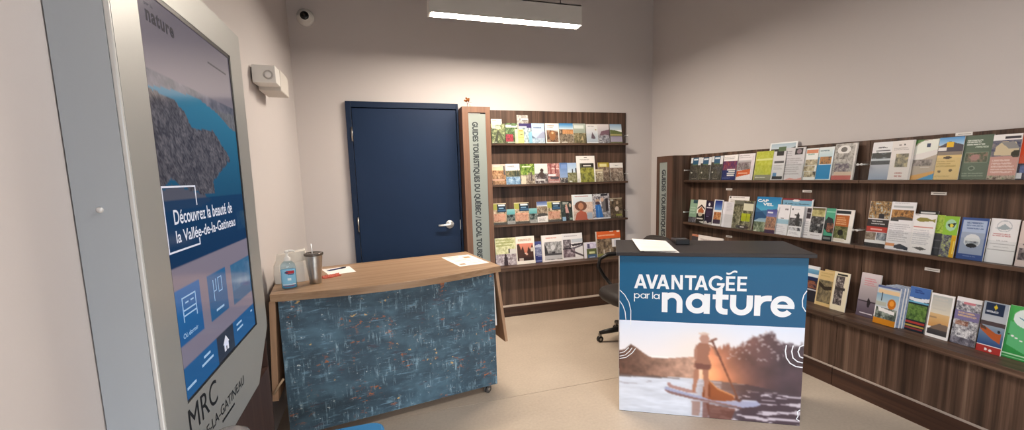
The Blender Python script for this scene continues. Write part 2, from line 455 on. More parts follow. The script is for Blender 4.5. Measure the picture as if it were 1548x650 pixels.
k = MB(); k.box((-.012, .121, -.022), (.112, .36, .105), mat('sensor_housing_plastic', 'cfcac4', .5, bump=.03), bev=.006); k.build('housing', o)
Me = basis((1, 0, 0), (0, 0, 1), (.072, 0, .045))
k = MB(); k.lathe([(.026, 0), (.026, .004), (.021, .006), (.020, .003)], mat('sensor_ring', 'bdb8b4', .4), Me, 28); rg = k.build('eye_ring', o)
k = MB(); k.lathe([(.019, .001), (.017, .007), (.010, .010), (.001, .011)], mat('sensor_eye', 'e9e7e6', .15), Me, 24); k.build('eye', rg)

# ------------------------------------------------------------------ the brochure racks
def shelf_back(par, z, t=.021):
    k = MB(); k.box((1.0545, 4.302, z-t), (2.665, 4.385, z), M_WX, bev=.0015); return k.build('shelf', par)
rb = thing('brochure_rack', 'tall walnut brochure rack with four shelves, against the back wall', 'brochure rack', (0, 0, 0), 0)
k = MB(); k.box((1.0545, 4.385, .5), (2.682, 4.3995, 2.135), M_WV); k.build('back_panel', rb)
k = MB(); k.box((.777, 4.19, .0), (.7935, 4.3995, 2.133), M_PIL); k.box((1.0375, 4.19, 0), (1.054, 4.3995, 2.133), M_PIL); k.box((.7935, 4.19, 2.10), (1.0375, 4.3995, 2.133), M_PIL)
k.box((.7935, 4.19, 0), (.836, 4.21, 2.10), M_PIL); k.box((1.007, 4.19, 0), (1.0375, 4.21, 2.10), M_PIL); k.box((.836, 4.19, 2.078), (1.007, 4.21, 2.10), M_PIL); k.box((.836, 4.19, 0), (1.007, 4.21, .25), M_PIL)
pil = k.build('pillar', rb)
k = MB(); k.box((.836, 4.196, .25), (1.007, 4.205, 2.068), M_SIGN); k.box((.836, 4.194, 2.064), (.955, 4.20, 2.072), M_STEEL); k.box((.955, 4.196, 2.066), (1.007, 4.205, 2.078), M_BLACK); sg = k.build('sign_panel', pil)
def rail(par, name, a, b, axis, at, z, h=.10):
    k = MB()
    if axis == 0: k.box((a, at, z), (b, at+.0025, z+h), M_ACRYL)
    else: k.box((at, a, z), (at+.0025, b, z+h), M_ACRYL)
    r = k.build(name, par)
    for e in (a+.006, b-.006):
        k = MB()
        if axis == 0: Mx = basis((1, 0, 0), (0, 0, 1), (e, at+.01, z+h*.82))
        else: Mx = basis((0, -1, 0), (0, 0, 1), (at+.01, e, z+h*.82))
        k.lathe([(.0045, -.055), (.0045, .004)], M_CHROME, Mx, 12); k.lathe([(.008, .010), (.008, .014), (.005, .017)], M_CHROME, Mx, 14); k.build('standoff', r)
    return r
def text_len(string, off):
    vs, _ = text_verts(string, off); return max(v.x for v in vs)-min(v.x for v in vs)
FULL = 'GUIDES TOURISTIQUES DU QUÉBEC / LOCAL TOURIST GUIDES'
PRE = 'GUIDES TOURISTIQUES DU QUÉBEC / LOCAL TOURIS'
ratio = text_len(FULL, .036)/text_len(PRE, .036)
Ms = basis((0, 0, -1), (1, 0, 0), (.895, 4.196, 1.99))
k = MB(); lettering(k, FULL, (0, -.033, 1.335*ratio, .047), Ms, M_TEXT, .036, lift=.001); k.build('lettering', sg)
for z in (1.795, 1.372, .955): shelf_back(rb, z)
k = MB(); k.box((1.0545, 4.17, .489), (2.682, 4.3995, .525), M_WX, bev=.002); k.build('ledge', rb)
k = MB(); k.box((1.0545, 4.25, .11), (2.682, 4.268, .489), M_WV); k.build('lower_panel', rb)
k = MB(); k.box((1.0545, 4.19, 0), (2.682, 4.3995, .104), M_PLX); k.box((1.0545, 4.192, .104), (2.682, 4.268, .11), mat('pale_plinth_top', 'b5a69a', .5, bump=.03)); k.build('plinth', rb)
for z in (1.795, 1.372, .955): rail(rb, 'acrylic_rail', 1.057, 2.662, 0, 4.3023, z+.001, .10)

def right_rack(name, label, y0, y1, pillar):
    r = thing(name, label, 'brochure rack', (0, 0, 0), 0)
    k = MB(); k.box((3.02, y0, .45), (3.0368, y1, 1.625), M_WV); k.build('back_panel', r)
    for z in (1.372, .947):
        k = MB(); k.box((2.937, y0, z-.021), (3.02, y1, z), M_WY, bev=.0015); k.build('shelf', r)
        rail(r, 'acrylic_rail', y0+.005, y1-.003, 1, 2.9373, z+.001, .12)
    k = MB(); k.box((2.795, y0, .449), (3.0368, y1, .485), M_WY, bev=.002); k.build('ledge', r)
    k = MB(); k.box((2.83, y0, .128), (2.848, y1, .449), M_WV); k.build('lower_panel', r)
    k = MB(); k.box((2.81, y0, 0), (3.0368, y1, .122), M_PLY); k.box((2.812, y0, .122), (2.848, y1, .128), mat('pale_plinth_top', 'b5a69a', .5)); k.build('plinth', r)
    return r
ra = right_rack('brochure_rack', 'walnut brochure rack with a lettered end pillar, along the right wall', 2.002, 3.696, True)
rc = right_rack('brochure_rack', 'walnut brochure rack without a pillar, at the photo\'s right edge', .25, 1.998, False)
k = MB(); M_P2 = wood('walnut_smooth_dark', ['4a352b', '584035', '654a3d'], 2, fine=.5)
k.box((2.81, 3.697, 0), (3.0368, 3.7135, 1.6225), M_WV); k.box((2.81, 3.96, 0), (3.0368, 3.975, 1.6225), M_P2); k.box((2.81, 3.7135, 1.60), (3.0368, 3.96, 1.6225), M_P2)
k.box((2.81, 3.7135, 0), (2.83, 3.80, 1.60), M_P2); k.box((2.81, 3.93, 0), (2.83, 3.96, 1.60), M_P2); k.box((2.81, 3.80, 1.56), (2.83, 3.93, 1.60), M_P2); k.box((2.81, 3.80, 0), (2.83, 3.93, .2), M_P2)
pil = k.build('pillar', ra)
k = MB(); k.box((2.816, 3.80, .2), (2.826, 3.93, 1.56), mat('frosted_sign_panel_right', '98a09c', .35, .2, bump=.02)); sg = k.build('sign_panel', pil)  # right sign panel, a touch paler than the back rack's
Ms = basis((0, 0, -1), (0, -1, 0), (2.816, 3.868, 1.485))
k = MB(); lettering(k, 'GUIDES TOURISTIQUES / TOURIST GUIDES', (0, -.036, 1.27, .044), Ms, M_TEXT, .036, lift=.001); k.build('lettering', sg)
M_LAB = mat('shelf_label_card', 'ece8e4', .6, bump=.02)
for r_, items in ((ra, ((3.175, 1.288), (2.416, 1.288), (3.157, .855))), (rc, ((1.617, 1.294), (1.615, .852), (1.53, 1.6175)))):
    for y, z in items:
        k = MB(); k.box((3.0165, y-.036, z-.009), (3.0198, y+.036, z+.009), M_LAB); k.box((3.0163, y-.03, z-.002), (3.0166, y+.024, z+.001), mat('label_print', '8c8884', .7)); k.build('shelf_label', r_)

# a dried stalk standing on the back rack's pillar
o = thing('dried_flower', 'tiny brown dried flower on a stalk, standing on top of the back rack\'s pillar', 'ornament', (.845, 4.27, 2.133))
k = MB(); k.lathe([(.016, 0), (.016, .004), (.006, .010), (.004, .014)], mat('ornament_base', '7a5236', .6, bump=.1), None, 16); k.tube([(0, 0, .008), (.002, 0, .04), (-.002, 0, .068)], .0022, mat('dried_stalk', '6b4528', .8, bump=.2), 6); k.build('stalk', o)
rng = random.Random(4); k = MB(); mb_ = mat('dried_petals', '8e5526', .8, bump=.3, var=.25)
for i in range(9):
    t = i*2.4; r = .012+.012*rng.random(); z = .062+.028*rng.random()
    c = Vector((math.cos(t)*r, math.sin(t)*r*.7, z))
    k.lathe([(.001, -.009), (.008, -.004), (.010, .002), (.005, .009), (.001, .011)], mb_, Matrix.Translation(c) @ Matrix.Rotation(t, 4, 'Z') @ Matrix.Rotation(.7, 4, 'X'), 8)
k.build('flower_head', o)
k = MB()
for dx, dz in ((.03, .036), (.042, .03), (.036, .02)):
    k.lathe([(.001, -.012), (.010, -.004), (.012, .003), (.001, .010)], mat('dried_pale_petals', 'efe4cf', .8, bump=.2), Matrix.Translation((dx, 0, dz)), 10)
k.tube([(0, 0, .03), (.02, 0, .055), (.045, 0, .052)], .0016, MATS['dried_stalk'], 6); k.build('pale_bloom', o)

# ------------------------------------------------------------------ the touch-screen kiosk on the left wall
M_GREY = mat('kiosk_grey_metal', 'a9aaa8', .38, .35, bump=.015, bscale=120)
M_SIDE = mat('kiosk_side_metal', 'aeb6be', .45, .2, bump=.015, bscale=120)
KX, KY0, KY1, KZ0, KZ1 = -.543, 1.214, 2.19, .615, 2.075
ks = thing('information_kiosk', 'grey metal touch-screen kiosk with a tall lit display on the left wall', 'kiosk', (XL, 1.7, 0))
ky = lambda y: y-1.7
outl = [(KY0, KZ1), (KY0, .60), (KY0+.2, .60), (KY1-.205, .612), (KY1, .80), (KY1, KZ1)]
sc_ = (1.342, .853, 2.042, 1.957)
xf = KX-XL
k = MB()
# face ring around the screen opening, made of four convex plates, and the sides
def plate(pts): k.prism([(ky(p[0]), p[1]) for p in pts], xf-.010, xf, M_GREY, axis=0)
plate([(KY0+.006, KZ1-.004), (KY1-.003, KZ1-.004), (KY1-.003, sc_[3]), (KY0+.006, sc_[3])])
plate([(KY0+.006, sc_[3]), (sc_[0], sc_[3]), (sc_[0], sc_[1]), (KY0+.006, sc_[1])])
plate([(sc_[2], sc_[3]), (KY1-.003, sc_[3]), (KY1-.003, sc_[1]), (sc_[2], sc_[1])])
plate([(KY0+.006, sc_[1]), (KY1-.003, sc_[1]), (KY1-.003, .80), (KY1-.207, .612), (KY0+.006, .60)])
k.build('face_plate', ks)
k = MB(); k.prism([(ky(p[0]), p[1]) for p in outl], .008, xf-.012, M_SIDE, axis=0); bd = k.build('body', ks)
part_label(bd, 'pale grey side of the kiosk body')
k = MB(); k.prism([(ky(KY0), .602), (ky(KY0), KZ1), (ky(KY0)+.012, KZ1), (ky(KY0)+.012, .602)], xf-.012, xf-.001, mat('bevel_highlight', 'd4d5d4', .3, .3), axis=0, bev=.003); k.build('bevel_edge', ks)  # bevel's bright highlight line is put into its paler colour
k = MB(); k.lathe([(.007, -.002), (.007, .003), (.004, .005)], M_CHROME, basis((1, 0, 0), (0, 0, 1), (.055, ky(KY0), 1.40)), 14); k.build('side_screw', ks)
k = MB(); b_ = .013
for a, b in (((sc_[0]-.002, sc_[1]-.002), (sc_[0]+b_*.4, sc_[3]+.002)), ((sc_[2]-b_, sc_[1]-.002), (sc_[2]+.002, sc_[3]+.002)), ((sc_[0], sc_[3]-b_), (sc_[2], sc_[3]+.002)), ((sc_[0], sc_[1]-.002), (sc_[2], sc_[1]+b_*.5))):
    k.box((xf-.013, ky(a[0]), a[1]), (xf-.0015, ky(b[0]), b[1]), M_BLACK)
k.build('screen_bezel', ks)
# the picture on the display: fractions from its upper left corner
def U(y): return (y-sc_[0])/(sc_[2]-sc_[0])
def V(z): return (sc_[3]-z)/(sc_[3]-sc_[1])
def pp(pts): return [(U(y), V(z)) for y, z in pts]
c = Canvas(130, 200, 11)
c.G(0, .2, '6c6670', '8a8088'); c.G(.2, 1, '837a88', '8a8292')
c.G(V(1.74), V(1.23), '6a6874', '17507a')
c.N(0, V(1.745), 1, V(1.69), '5a5c66', '76727c', '8c8690', 9)
c.P(pp([(1.34, 1.70), (1.45, 1.715), (1.67, 1.725), (1.85, 1.70), (2.05, 1.65), (2.05, 1.225), (1.34, 1.225)]), '1f6d98')
k1 = (c.Y > V(1.72)) & (c.Y < V(1.23)); t_ = np.clip((c.Y-V(1.72))/(V(1.23)-V(1.72)), 0, 1)[..., None]
water = hexs('357f9e')*(1-t_)+hexs('133b5c')*t_
fr = Canvas(130, 200, 5); n = np.clip(.55*fr.noise(44, .8)+.45*fr.rng.random((200, 130)), 0, 1)[..., None]
img_for = hexs('26252c')*(1-n)+hexs('8a8386')*n
msk = Canvas(130, 200, 1); msk.a[:] = 0
msk.P(pp([(1.34, 1.70), (1.34, 1.43), (1.42, 1.47), (1.50, 1.44), (1.63, 1.418), (1.738, 1.425), (1.73, 1.46), (1.81, 1.495), (1.93, 1.54), (1.90, 1.565), (1.78, 1.635), (1.60, 1.625), (1.56, 1.665), (1.50, 1.69)]), 'ffffff')
msk2 = Canvas(130, 200, 1); msk2.a[:] = 0
msk2.P(pp([(2.05, 1.72), (1.80, 1.712), (1.88, 1.69), (1.96, 1.665), (2.05, 1.655)]), 'ffffff')
wm = np.zeros_like(c.X, bool); w2 = Canvas(130, 200, 1); w2.a[:] = 0
w2.P(pp([(1.34, 1.70), (1.45, 1.715), (1.67, 1.727), (1.82, 1.705), (2.05, 1.69), (2.05, 1.225), (1.34, 1.225)]), 'ffffff')
k2 = w2.a[..., 0] > .5; c.a[k2] = water[k2]
nz_ = fr.noise(30, 1.0)
def soft_mask(a):
    for _ in range(6): a = (np.roll(a, 1, 0)+np.roll(a, -1, 0)+np.roll(a, 1, 1)+np.roll(a, -1, 1)+a)/5
    return a
kf = (msk.a[..., 0] > .5) & (soft_mask(msk.a[..., 0])+(nz_-.5)*.9 > .5) | (soft_mask(msk.a[..., 0]) > .97); c.a[kf] = img_for[kf]
kf = msk2.a[..., 0] > .5; c.a[kf] = (img_for*.5+.28)[kf]
c.P(pp([(1.34, 1.43), (1.42, 1.452), (1.5, 1.44), (1.63, 1.418), (1.70, 1.40), (1.60, 1.385), (1.34, 1.38)]), '5c5c68')
c.P(pp([(1.34, 1.41), (2.05, 1.41), (2.05, 1.225), (1.34, 1.225)]), '12365e', .72)
c.N(U(1.93), V(1.345), 1, V(1.27), '12365e', '1f4468', '3a5468', 6)
c.R(0, V(1.226), 1, 1, '857c8c')
c.G(V(1.226), V(.95), '8c8290', '857c8e')
for y0, y1, z0, z1, ca, cb in ((1.352, 1.522, 1.014, 1.166, '2470b0', '1c5c98'), (1.578, 1.745, 1.011, 1.160, '2c6a9c', '2a6090'), (1.802, 2.05, 1.0075, 1.156, '3a6c94', '30648c')):
    c.G(V(z1), V(z0), ca, cb, U(y0), U(y1))
c.N(U(1.802), V(1.15), 1, V(1.06), '2c6490', '3c7098', '5c84a0', 4)
c.R(0, V(.955), 1, 1, '1f5c94'); c.R(U(1.60), V(.955), U(1.76), 1, '2c3040')
M_SCREEN = print_mat('lit_display', .12, .5, .68, .02)
M_SCR_T = mat('display_lettering', 'b9bcc8', .3, emit=hexl('b4b8c6'), es=.6)
M_SCR_L = mat('display_faint_lettering', '8ca8c4', .3, emit=hexl('7fa0c0'), es=.5)
M_SCR_G = mat('display_grey_logo', '0c0c0e', .12, emit=hexl('56545c'), es=.35)
Mk = basis((0, 1, 0), (0, 0, 1), (xf-.004, 0, 0))
vs, fs, cl = print_grid(c.a, ky(sc_[0]), sc_[1], ky(sc_[2]), sc_[3], Mk)
mb = MB(); mb.box((xf-.014, ky(sc_[0]), sc_[1]), (xf-.0045, ky(sc_[2]), sc_[3]), M_BLACK)
scr = build_print('display', mb, [(vs, fs, cl)], M_SCREEN, ks)
mb = MB()
lettering(mb, 'Découvrez la beauté de', (ky(1.404), 1.343, ky(1.885), 1.384), Mk, M_SCR_T, .012)
lettering(mb, 'la Vallée-de-la-Gatineau', (ky(1.404), 1.292, ky(1.905), 1.327), Mk, M_SCR_T, .012)
for a, b in (((1.357, 1.445), (1.57, 1.45)), ((1.565, 1.39), (1.57, 1.45)), ((1.352, 1.268), (1.357, 1.45)), ((1.352, 1.268), (1.56, 1.273)), ((1.556, 1.268), (1.561, 1.29))):
    mb.box((xf-.0038, ky(a[0]), a[1]), (xf-.0032, ky(b[0]), b[1]), M_SCR_T)
mb.build('display_text', scr)
mb = MB(); lettering(mb, 'nature', (ky(1.386), 1.872, ky(1.545), 1.908), Mk, M_SCR_G, .035, 1.12)
lettering(mb, 'par la', (ky(1.386), 1.910, ky(1.43), 1.922), Mk, M_SCR_G, .0)
mb.build('display_logo', scr)
mb = MB(); mb.box((xf-.0038, ky(1.80), 1.869), (xf-.0032, ky(1.98), 1.874), M_SCR_G); mb.build('display_caption', scr)
mb = MB()
lettering(mb, 'Où dormir', (ky(1.375), 1.027, ky(1.475), 1.041), Mk, M_SCR_L, .01)
mb.build('display_caption', scr)
# the bed icon, the second icon and the house icon
def icon(bars, m, roof=None):
    mb = MB()
    for a, b in bars: mb.box((xf-.0038, ky(a[0]), a[1]), (xf-.0032, ky(b[0]), b[1]), m)
    if roof: mb.prism([(ky(y), z) for y, z in roof], xf-.0038, xf-.0032, m, axis=0)
    mb.build('display_icon', scr)
icon((((1.39, 1.07), (1.394, 1.14)), ((1.478, 1.07), (1.482, 1.14)), ((1.39, 1.085), (1.482, 1.089)), ((1.39, 1.10), (1.482, 1.104)), ((1.394, 1.136), (1.478, 1.14)), ((1.41, 1.12), (1.43, 1.124)), ((1.445, 1.12), (1.465, 1.124))), M_SCR_L)
icon((((1.622, 1.07), (1.625, 1.14)), ((1.645, 1.10), (1.648, 1.14)), ((1.622, 1.10), (1.648, 1.103)), ((1.665, 1.09), (1.70, 1.093)), ((1.665, 1.137), (1.70, 1.14)), ((1.665, 1.09), (1.668, 1.14)), ((1.697, 1.09), (1.70, 1.14))), M_SCR_L)
icon((((1.66, .88), (1.675, .906)), ((1.685, .88), (1.70, .906)), ((1.66, .895), (1.70, .906))), M_SCR_T, [(1.652, .905), (1.68, .932), (1.708, .905)])
for y0, y1, z in ((1.63, 1.70, 1.032), (1.36, 1.42, .885), (1.49, 1.54, .925), (1.47, 1.56, .905), (1.80, 1.86, .925), (1.80, 1.87, .905), (1.98, 2.0, .925)):
    mb = MB(); mb.box((xf-.0038, ky(y0), z), (xf-.0032, ky(y1), z+.007), M_SCR_L); mb.build('display_caption', scr)
mb = MB(); M_LOGO = mat('kiosk_black_logo', '17171a', .4)
Mf = basis((0, 1, 0), (0, 0, 1), (xf, 0, 0))
lettering(mb, 'MRC', (ky(1.335), .762, ky(1.545), .838), Mf, M_LOGO, .0)
lettering(mb, 'VALLÉE-DE-LA-GATINEAU', (ky(1.212), .700, ky(1.80), .742), Mf, M_LOGO, .01)
rng = random.Random(2)
y = 1.56
while y < 1.68:
    e = y+.004+.006*rng.random(); mb.box((xf+.0002, ky(y), .676), (xf+.0008, ky(e), .684), M_LOGO); y = e+.003
mb.build('logo_lettering', ks)
kb = thing('wooden_base', 'dark walnut base cabinet standing under the grey kiosk', 'cabinet', (XL+.0, 1.7, 0))
k = MB(); k.box((.022, ky(1.23), .06), (.108, ky(2.2), .595), M_DARKWOOD); k.build('cabinet_body', kb)
k = MB(); k.box((.022, ky(2.02), .595), (.108, ky(2.2), .60), M_DARKWOOD); k.box((.022, ky(2.194), .60), (.108, ky(2.2), .80), M_DARKWOOD); k.build('end_panel', kb)
k = MB(); k.box((.022, ky(1.25), 0), (.09, ky(2.18), .06), mat('base_kick', '231813', .5, bump=.05)); k.build('kick_board', kb)

# ------------------------------------------------------------------ the desk with the blue textured front
def distressed():
    m, nt, b = principled('distressed_blue_laminate')
    N_, K = nt.nodes, nt.links
    tc = N_.new('ShaderNodeTexCoord')
    def nz(scale, det=4, loc=(0, 0, 0), rough=.6):
        mp = N_.new('ShaderNodeMapping'); mp.inputs['Scale'].default_value = scale; mp.inputs['Location'].default_value = loc
        K.new(tc.outputs['Object'], mp.inputs['Vector'])
        n = N_.new('ShaderNodeTexNoise'); n.inputs['Scale'].default_value = 1; n.inputs['Detail'].default_value = det; n.inputs['Roughness'].default_value = rough
        K.new(mp.outputs['Vector'], n.inputs['Vector']); return n.outputs['Fac']
    def ramp(f, a, b_):
        r = N_.new('ShaderNodeMapRange'); r.inputs[1].default_value = a; r.inputs[2].default_value = b_; K.new(f, r.inputs[0]); return r.outputs[0]
    def mul(a, b_):
        x = N_.new('ShaderNodeMath'); x.operation = 'MULTIPLY'; K.new(a, x.inputs[0])
        if isinstance(b_, float): x.inputs[1].default_value = b_
        else: K.new(b_, x.inputs[1])
        return x.outputs[0]
    def mx(f, a, col):
        x = N_.new('ShaderNodeMix'); x.data_type = 'RGBA'; K.new(f, x.inputs[0]); K.new(a, x.inputs[6]); x.inputs[7].default_value = (*hexl(col), 1); return x.outputs[2]
    base = N_.new('ShaderNodeValToRGB'); cr = base.color_ramp
    cr.elements[0].position = .32; cr.elements[0].color = (*hexl('33434f'), 1); cr.elements[1].position = .68; cr.elements[1].color = (*hexl('4d6878'), 1)
    e = cr.elements.new(.5); e.color = (*hexl('3f5564'), 1)
    K.new(nz((5, 5, 9), 6), base.inputs['Fac'])
    c = base.outputs['Color']
    blotch = ramp(nz((3.2, 3, 4.5), 3, (4, 1, 2)), .52, .62)
    c = mx(mul(blotch, .35), c, '64869a')
    vs_ = ramp(nz((60, 60, 7), 5, (1, 2, 3), .7), .53, .60); hs_ = ramp(nz((8, 8, 62), 5, (7, 2, 5), .7), .53, .60)
    gate = ramp(nz((9, 9, 8), 6, (9, 9, 1), .7), .48, .62); gate2 = ramp(nz((8, 8, 12), 6, (3, 8, 6), .7), .46, .62)
    c = mx(mul(mul(vs_, gate), .8), c, '93b2c2'); c = mx(mul(mul(hs_, gate2), .75), c, '7b9fb4')
    fle = mul(ramp(nz((38, 38, 60), 3, (2, 5, 9)), .62, .68), gate); c = mx(mul(fle, .9), c, 'd4dee0')
    dk = mul(ramp(nz((10, 10, 30), 4, (5, 5, 5)), .58, .68), ramp(nz((4, 4, 6), 2, (8, 3, 3)), .48, .58)); c = mx(mul(dk, .7), c, '4a3c46')
    org = mul(ramp(nz((22, 22, 44), 5, (11, 3, 4), .7), .56, .62), ramp(nz((6, 6, 5), 2, (1.4, 7, 2.5)), .54, .62)); c = mx(mul(org, .95), c, 'b0683c')
    org2 = mul(ramp(nz((26, 26, 34), 3, (3, 13, 9)), .63, .67), ramp(nz((4, 4, 4), 2, (6.4, 2, 1.5)), .55, .60)); c = mx(mul(org2, .9), c, 'd8b272')
    K.new(c, b.inputs['Base Color']); b.inputs['Roughness'].default_value = .5; b.inputs['Specular IOR Level'].default_value = .3
    bp = N_.new('ShaderNodeBump'); bp.inputs['Strength'].default_value = .1; bp.inputs['Distance'].default_value = .004; K.new(vs_, bp.inputs['Height']); K.new(bp.outputs['Normal'], b.inputs['Normal'])
    return m
M_DIST = distressed()
DA = math.radians(9.26)
dk_ = thing('reception_desk', 'wooden-topped reception desk with a scuffed blue painted front', 'desk', (-.56, 2.50, 0), DA)
W, D = 1.243, .66
k = MB(); k.box((0, 0, .06), (W, .018, .829), M_DIST); part_label(k.build('front_panel', dk_), 'scuffed blue front panel with rust and cream flecks')
top = [(-.035, -.005)]
for i in range(1, 16):
    t = i/16; top.append((-.035+(W+.085)*t, -.005-.105*math.sin(PI*t)))
top += [(W+.05, -.005), (W+.05, D), (-.005, D)]
k = MB(); k.prism(top, .83, .87, M_OAK, bev=.002); k.build('desk_top', dk_)
for x in (-.001, W-.021):
    k = MB(); k.box((x, .0185, .075), (x+.022, D-.05, .829), M_OAKE); k.build('side_panel', dk_)
k = MB(); k.box((.03, .0185, .075), (W-.03, D-.05, .095), M_OAKE); k.build('bottom_board', dk_)
# hanging leaves at both ends
k = MB(); Ml = Matrix.Translation((W+.022, .02, .829)) @ Matrix.Rotation(-math.radians(6.5), 4, 'Y'); k.box((.0, 0, -.50), (.02, .50, -.002), M_OAKE, Ml, bev=.0015); part_label(k.build('drop_leaf', dk_), 'hanging wooden leaf at the right end')
k = MB(); Ml = Matrix.Translation((-.006, .02, .829)) @ Matrix.Rotation(-math.radians(8), 4, 'Z') @ Matrix.Rotation(math.radians(3), 4, 'Y'); k.box((-.034, -.018, -.55), (-.004, .50, -.002), M_OAKE, Ml, bev=.0015); part_label(k.build('drop_leaf', dk_), 'hanging wooden leaf at the left end')
k = MB(); k.tube([(-.06, -.012, .33), (-.03, -.026, .38), (-.006, -.022, .41)], .006, mat('leaf_stay_wood', 'b59a7c', .6, bump=.1)); k.build('leaf_stay', dk_)
k = MB(); k.prism([(.0, .80), (.022, .80), (.032, .45), (.0, .45)], .05, .056, mat('bracket_white', 'e0ddd8', .5, bump=.02), Matrix.Translation((W+.0012, 0, 0)), axis=1); k.build('leaf_bracket', dk_)
M_WHEEL = mat('caster_rubber', '4a4644', .5, bump=.05)
def caster(par, x, y, h, r, m=M_WHEEL, spin=.5, name='caster'):
    k = MB(); Mx = Matrix.Translation((x, y, r)) @ Matrix.Rotation(spin, 4, 'Z') @ Matrix.Rotation(PI/2, 4, 'X')
    for s in (-1, 1):
        k.lathe([(r*.5, s*.004), (r, s*.005), (r, s*.012), (r*.9, s*.014), (r*.4, s*.0145)], m, Mx, 20)
        k.lathe([(r*.42, s*.0146), (r*.38, s*.016), (.001, s*.016)], M_STEEL, Mx, 14)
    k.box((x-.012, y-.012, r*1.9), (x+.012, y+.012, h), M_STEEL); k.tube([(x, y, r), (x, y, h)], .006, M_STEEL, 8)
    return k.build(name, par)
for x, y in ((.07, .05), (W-.06, .03), (.07, D-.10), (W-.07, D-.10)): caster(dk_, x, y, .0745, .026)

def desk_pt(x, y, z=.8702):
    """world point -> used for the things lying on the desk (they are placed in world coordinates)"""
    return (x, y, z)
# hand sanitizer
o = thing('hand_sanitizer', 'clear pump bottle of blue hand sanitizer on the wooden desk', 'bottle', (-.520, 2.612, .8702), .25); o.scale = (.97, .97, .96)
M_BOT = clear_mat('bottle_plastic', (.80, .90, .95), .12); M_GEL = mat('blue_gel', '6fb4dc', .15, spec=.5, var=.03)
k = MB(); prof = [(.036, 0), (.040, .004), (.040, .02), (.0395, .12), (.036, .14), (.024, .155), (.0135, .162), (.0135, .168)]
k.lathe(prof, M_BOT, None, 32, 1.0, .62); bt = k.build('bottle', o)
k = MB(); k.lathe([(.034, .004), (.038, .007), (.038, .112)], M_GEL, None, 32, 1.0, .6); k.build('gel', bt)
k = MB()
def curved_label(x0, x1, z0, z1, m, off, n=8):
    r = .0405+off; vs = []; 
    for z in (z0, z1):
        for i in range(n+1):
            t = -PI/2+x0+(x1-x0)*i/n; vs.append((r*math.cos(t), r*math.sin(t)*.62-.0006, z))
    k.add(vs, [(i, i+1, n+2+i, n+1+i) for i in range(n)], m)
curved_label(-1.0, 1.0, .03, .115, mat('label_sky_blue', '86c4e4', .4), .0003)
curved_label(-.35, .75, .088, .105, mat('label_crimson', 'b02a34', .4), .0008); curved_label(-.5, -.1, .092, .101, mat('label_navy', '24305c', .4), .0012); curved_label(-.15, .65, .082, .087, mat('label_navy', '24305c', .4), .0008)
curved_label(-.2, .25, .050, .064, mat('label_pale', 'dff0f8', .4), .0008); curved_label(-.9, .9, .024, .029, mat('label_pale', 'dff0f8', .4), .0008); curved_label(-.7, .6, .016, .019, mat('label_crimson', 'b02a34', .4), .0004)
k.build('label', o)
k = MB(); k.lathe([(.016, .160), (.017, .163), (.017, .178), (.010, .184), (.0065, .188), (.0065, .208)], M_WHITE, None, 20); k.build('collar', o)
k = MB(); k.lathe([(.009, .206), (.012, .210), (.012, .218), (.008, .222)], M_WHITE, None, 18); k.tube([(0, 0, .216), (.014, -.003, .218), (.032, -.006, .2165), (.040, -.008, .209)], [.007, .0065, .005, .004], M_WHITE); k.build('pump_head', o)
# tumbler
o = thing('tumbler', 'stainless steel tumbler with a metal straw on the wooden desk', 'cup', (-.398, 2.690, .8702), 0); o.scale = (.86, .86, .84)
k = MB(); k.lathe([(.036, 0), (.038, .003), (.0395, .03), (.0402, .034), (.0396, .038), (.048, .118), (.0485, .122), (.0478, .126), (.0495, .142), (.0502, .146), (.0496, .150), (.054, .188), (.0555, .196)], M_STEEL, None, 40); k.build('cup_body', o)
k = MB(); k.lathe([(.0555, .192), (.059, .194), (.0605, .199), (.0605, .207), (.058, .211), (.048, .2115), (.046, .207), (.010, .206)], mat('smoked_lid', '6a625c', .15, .5), None, 40); k.build('lid', o)
k = MB(); k.tube([(.002, 0, .04), (-.006, -.004, .215), (-.010, -.006, .275)], .0042, M_CHROME, 12); k.build('straw', o)
# paper bag
o = thing('paper_bag', 'crumpled cream paper bag behind the hand sanitizer on the desk', 'bag', (-.535, 2.80, .8702), .12)
k = MB(); mP = mat('cream_paper', 'f2ece2', .85, bump=.25, bscale=30)
rows = [(.0, .095, .05), (.05, .098, .054), (.10, .093, .048), (.135, .085, .036), (.16, .078, .020), (.178, .074, .012)]
rng = random.Random(7); vs = []; fs = []; n = 20
for z, a, b in rows:
    for i in range(n):
        t = 2*PI*i/n; cx, sy = math.cos(t), math.sin(t)
        q = (abs(cx)**4+abs(sy)**4)**-.25
        j = 1+(.05 if z > 0 else 0)*(rng.random()-.5)
        vs.append((a*cx*q*j, b*sy*q*j, z+(.006*(rng.random()-.5)+.012*cx if z > .12 else 0)))
for r in range(len(rows)-1):
    for i in range(n): fs.append((r*n+i, r*n+(i+1) % n, (r+1)*n+(i+1) % n, (r+1)*n+i))
fs += [list(range(n))[::-1], [(len(rows)-1)*n+i for i in range(n)]]
k.add(vs, fs, mP); k.build('bag_body', o)
k = MB(); k.prism([(-.072, .168), (.078, .186), (.076, .128), (.02, .118), (-.074, .122)], -.056, -.048, mat('cream_paper_flap', 'e9e0d2', .85, bump=.2, bscale=40), axis=1, bev=.001); k.build('folded_flap', o)
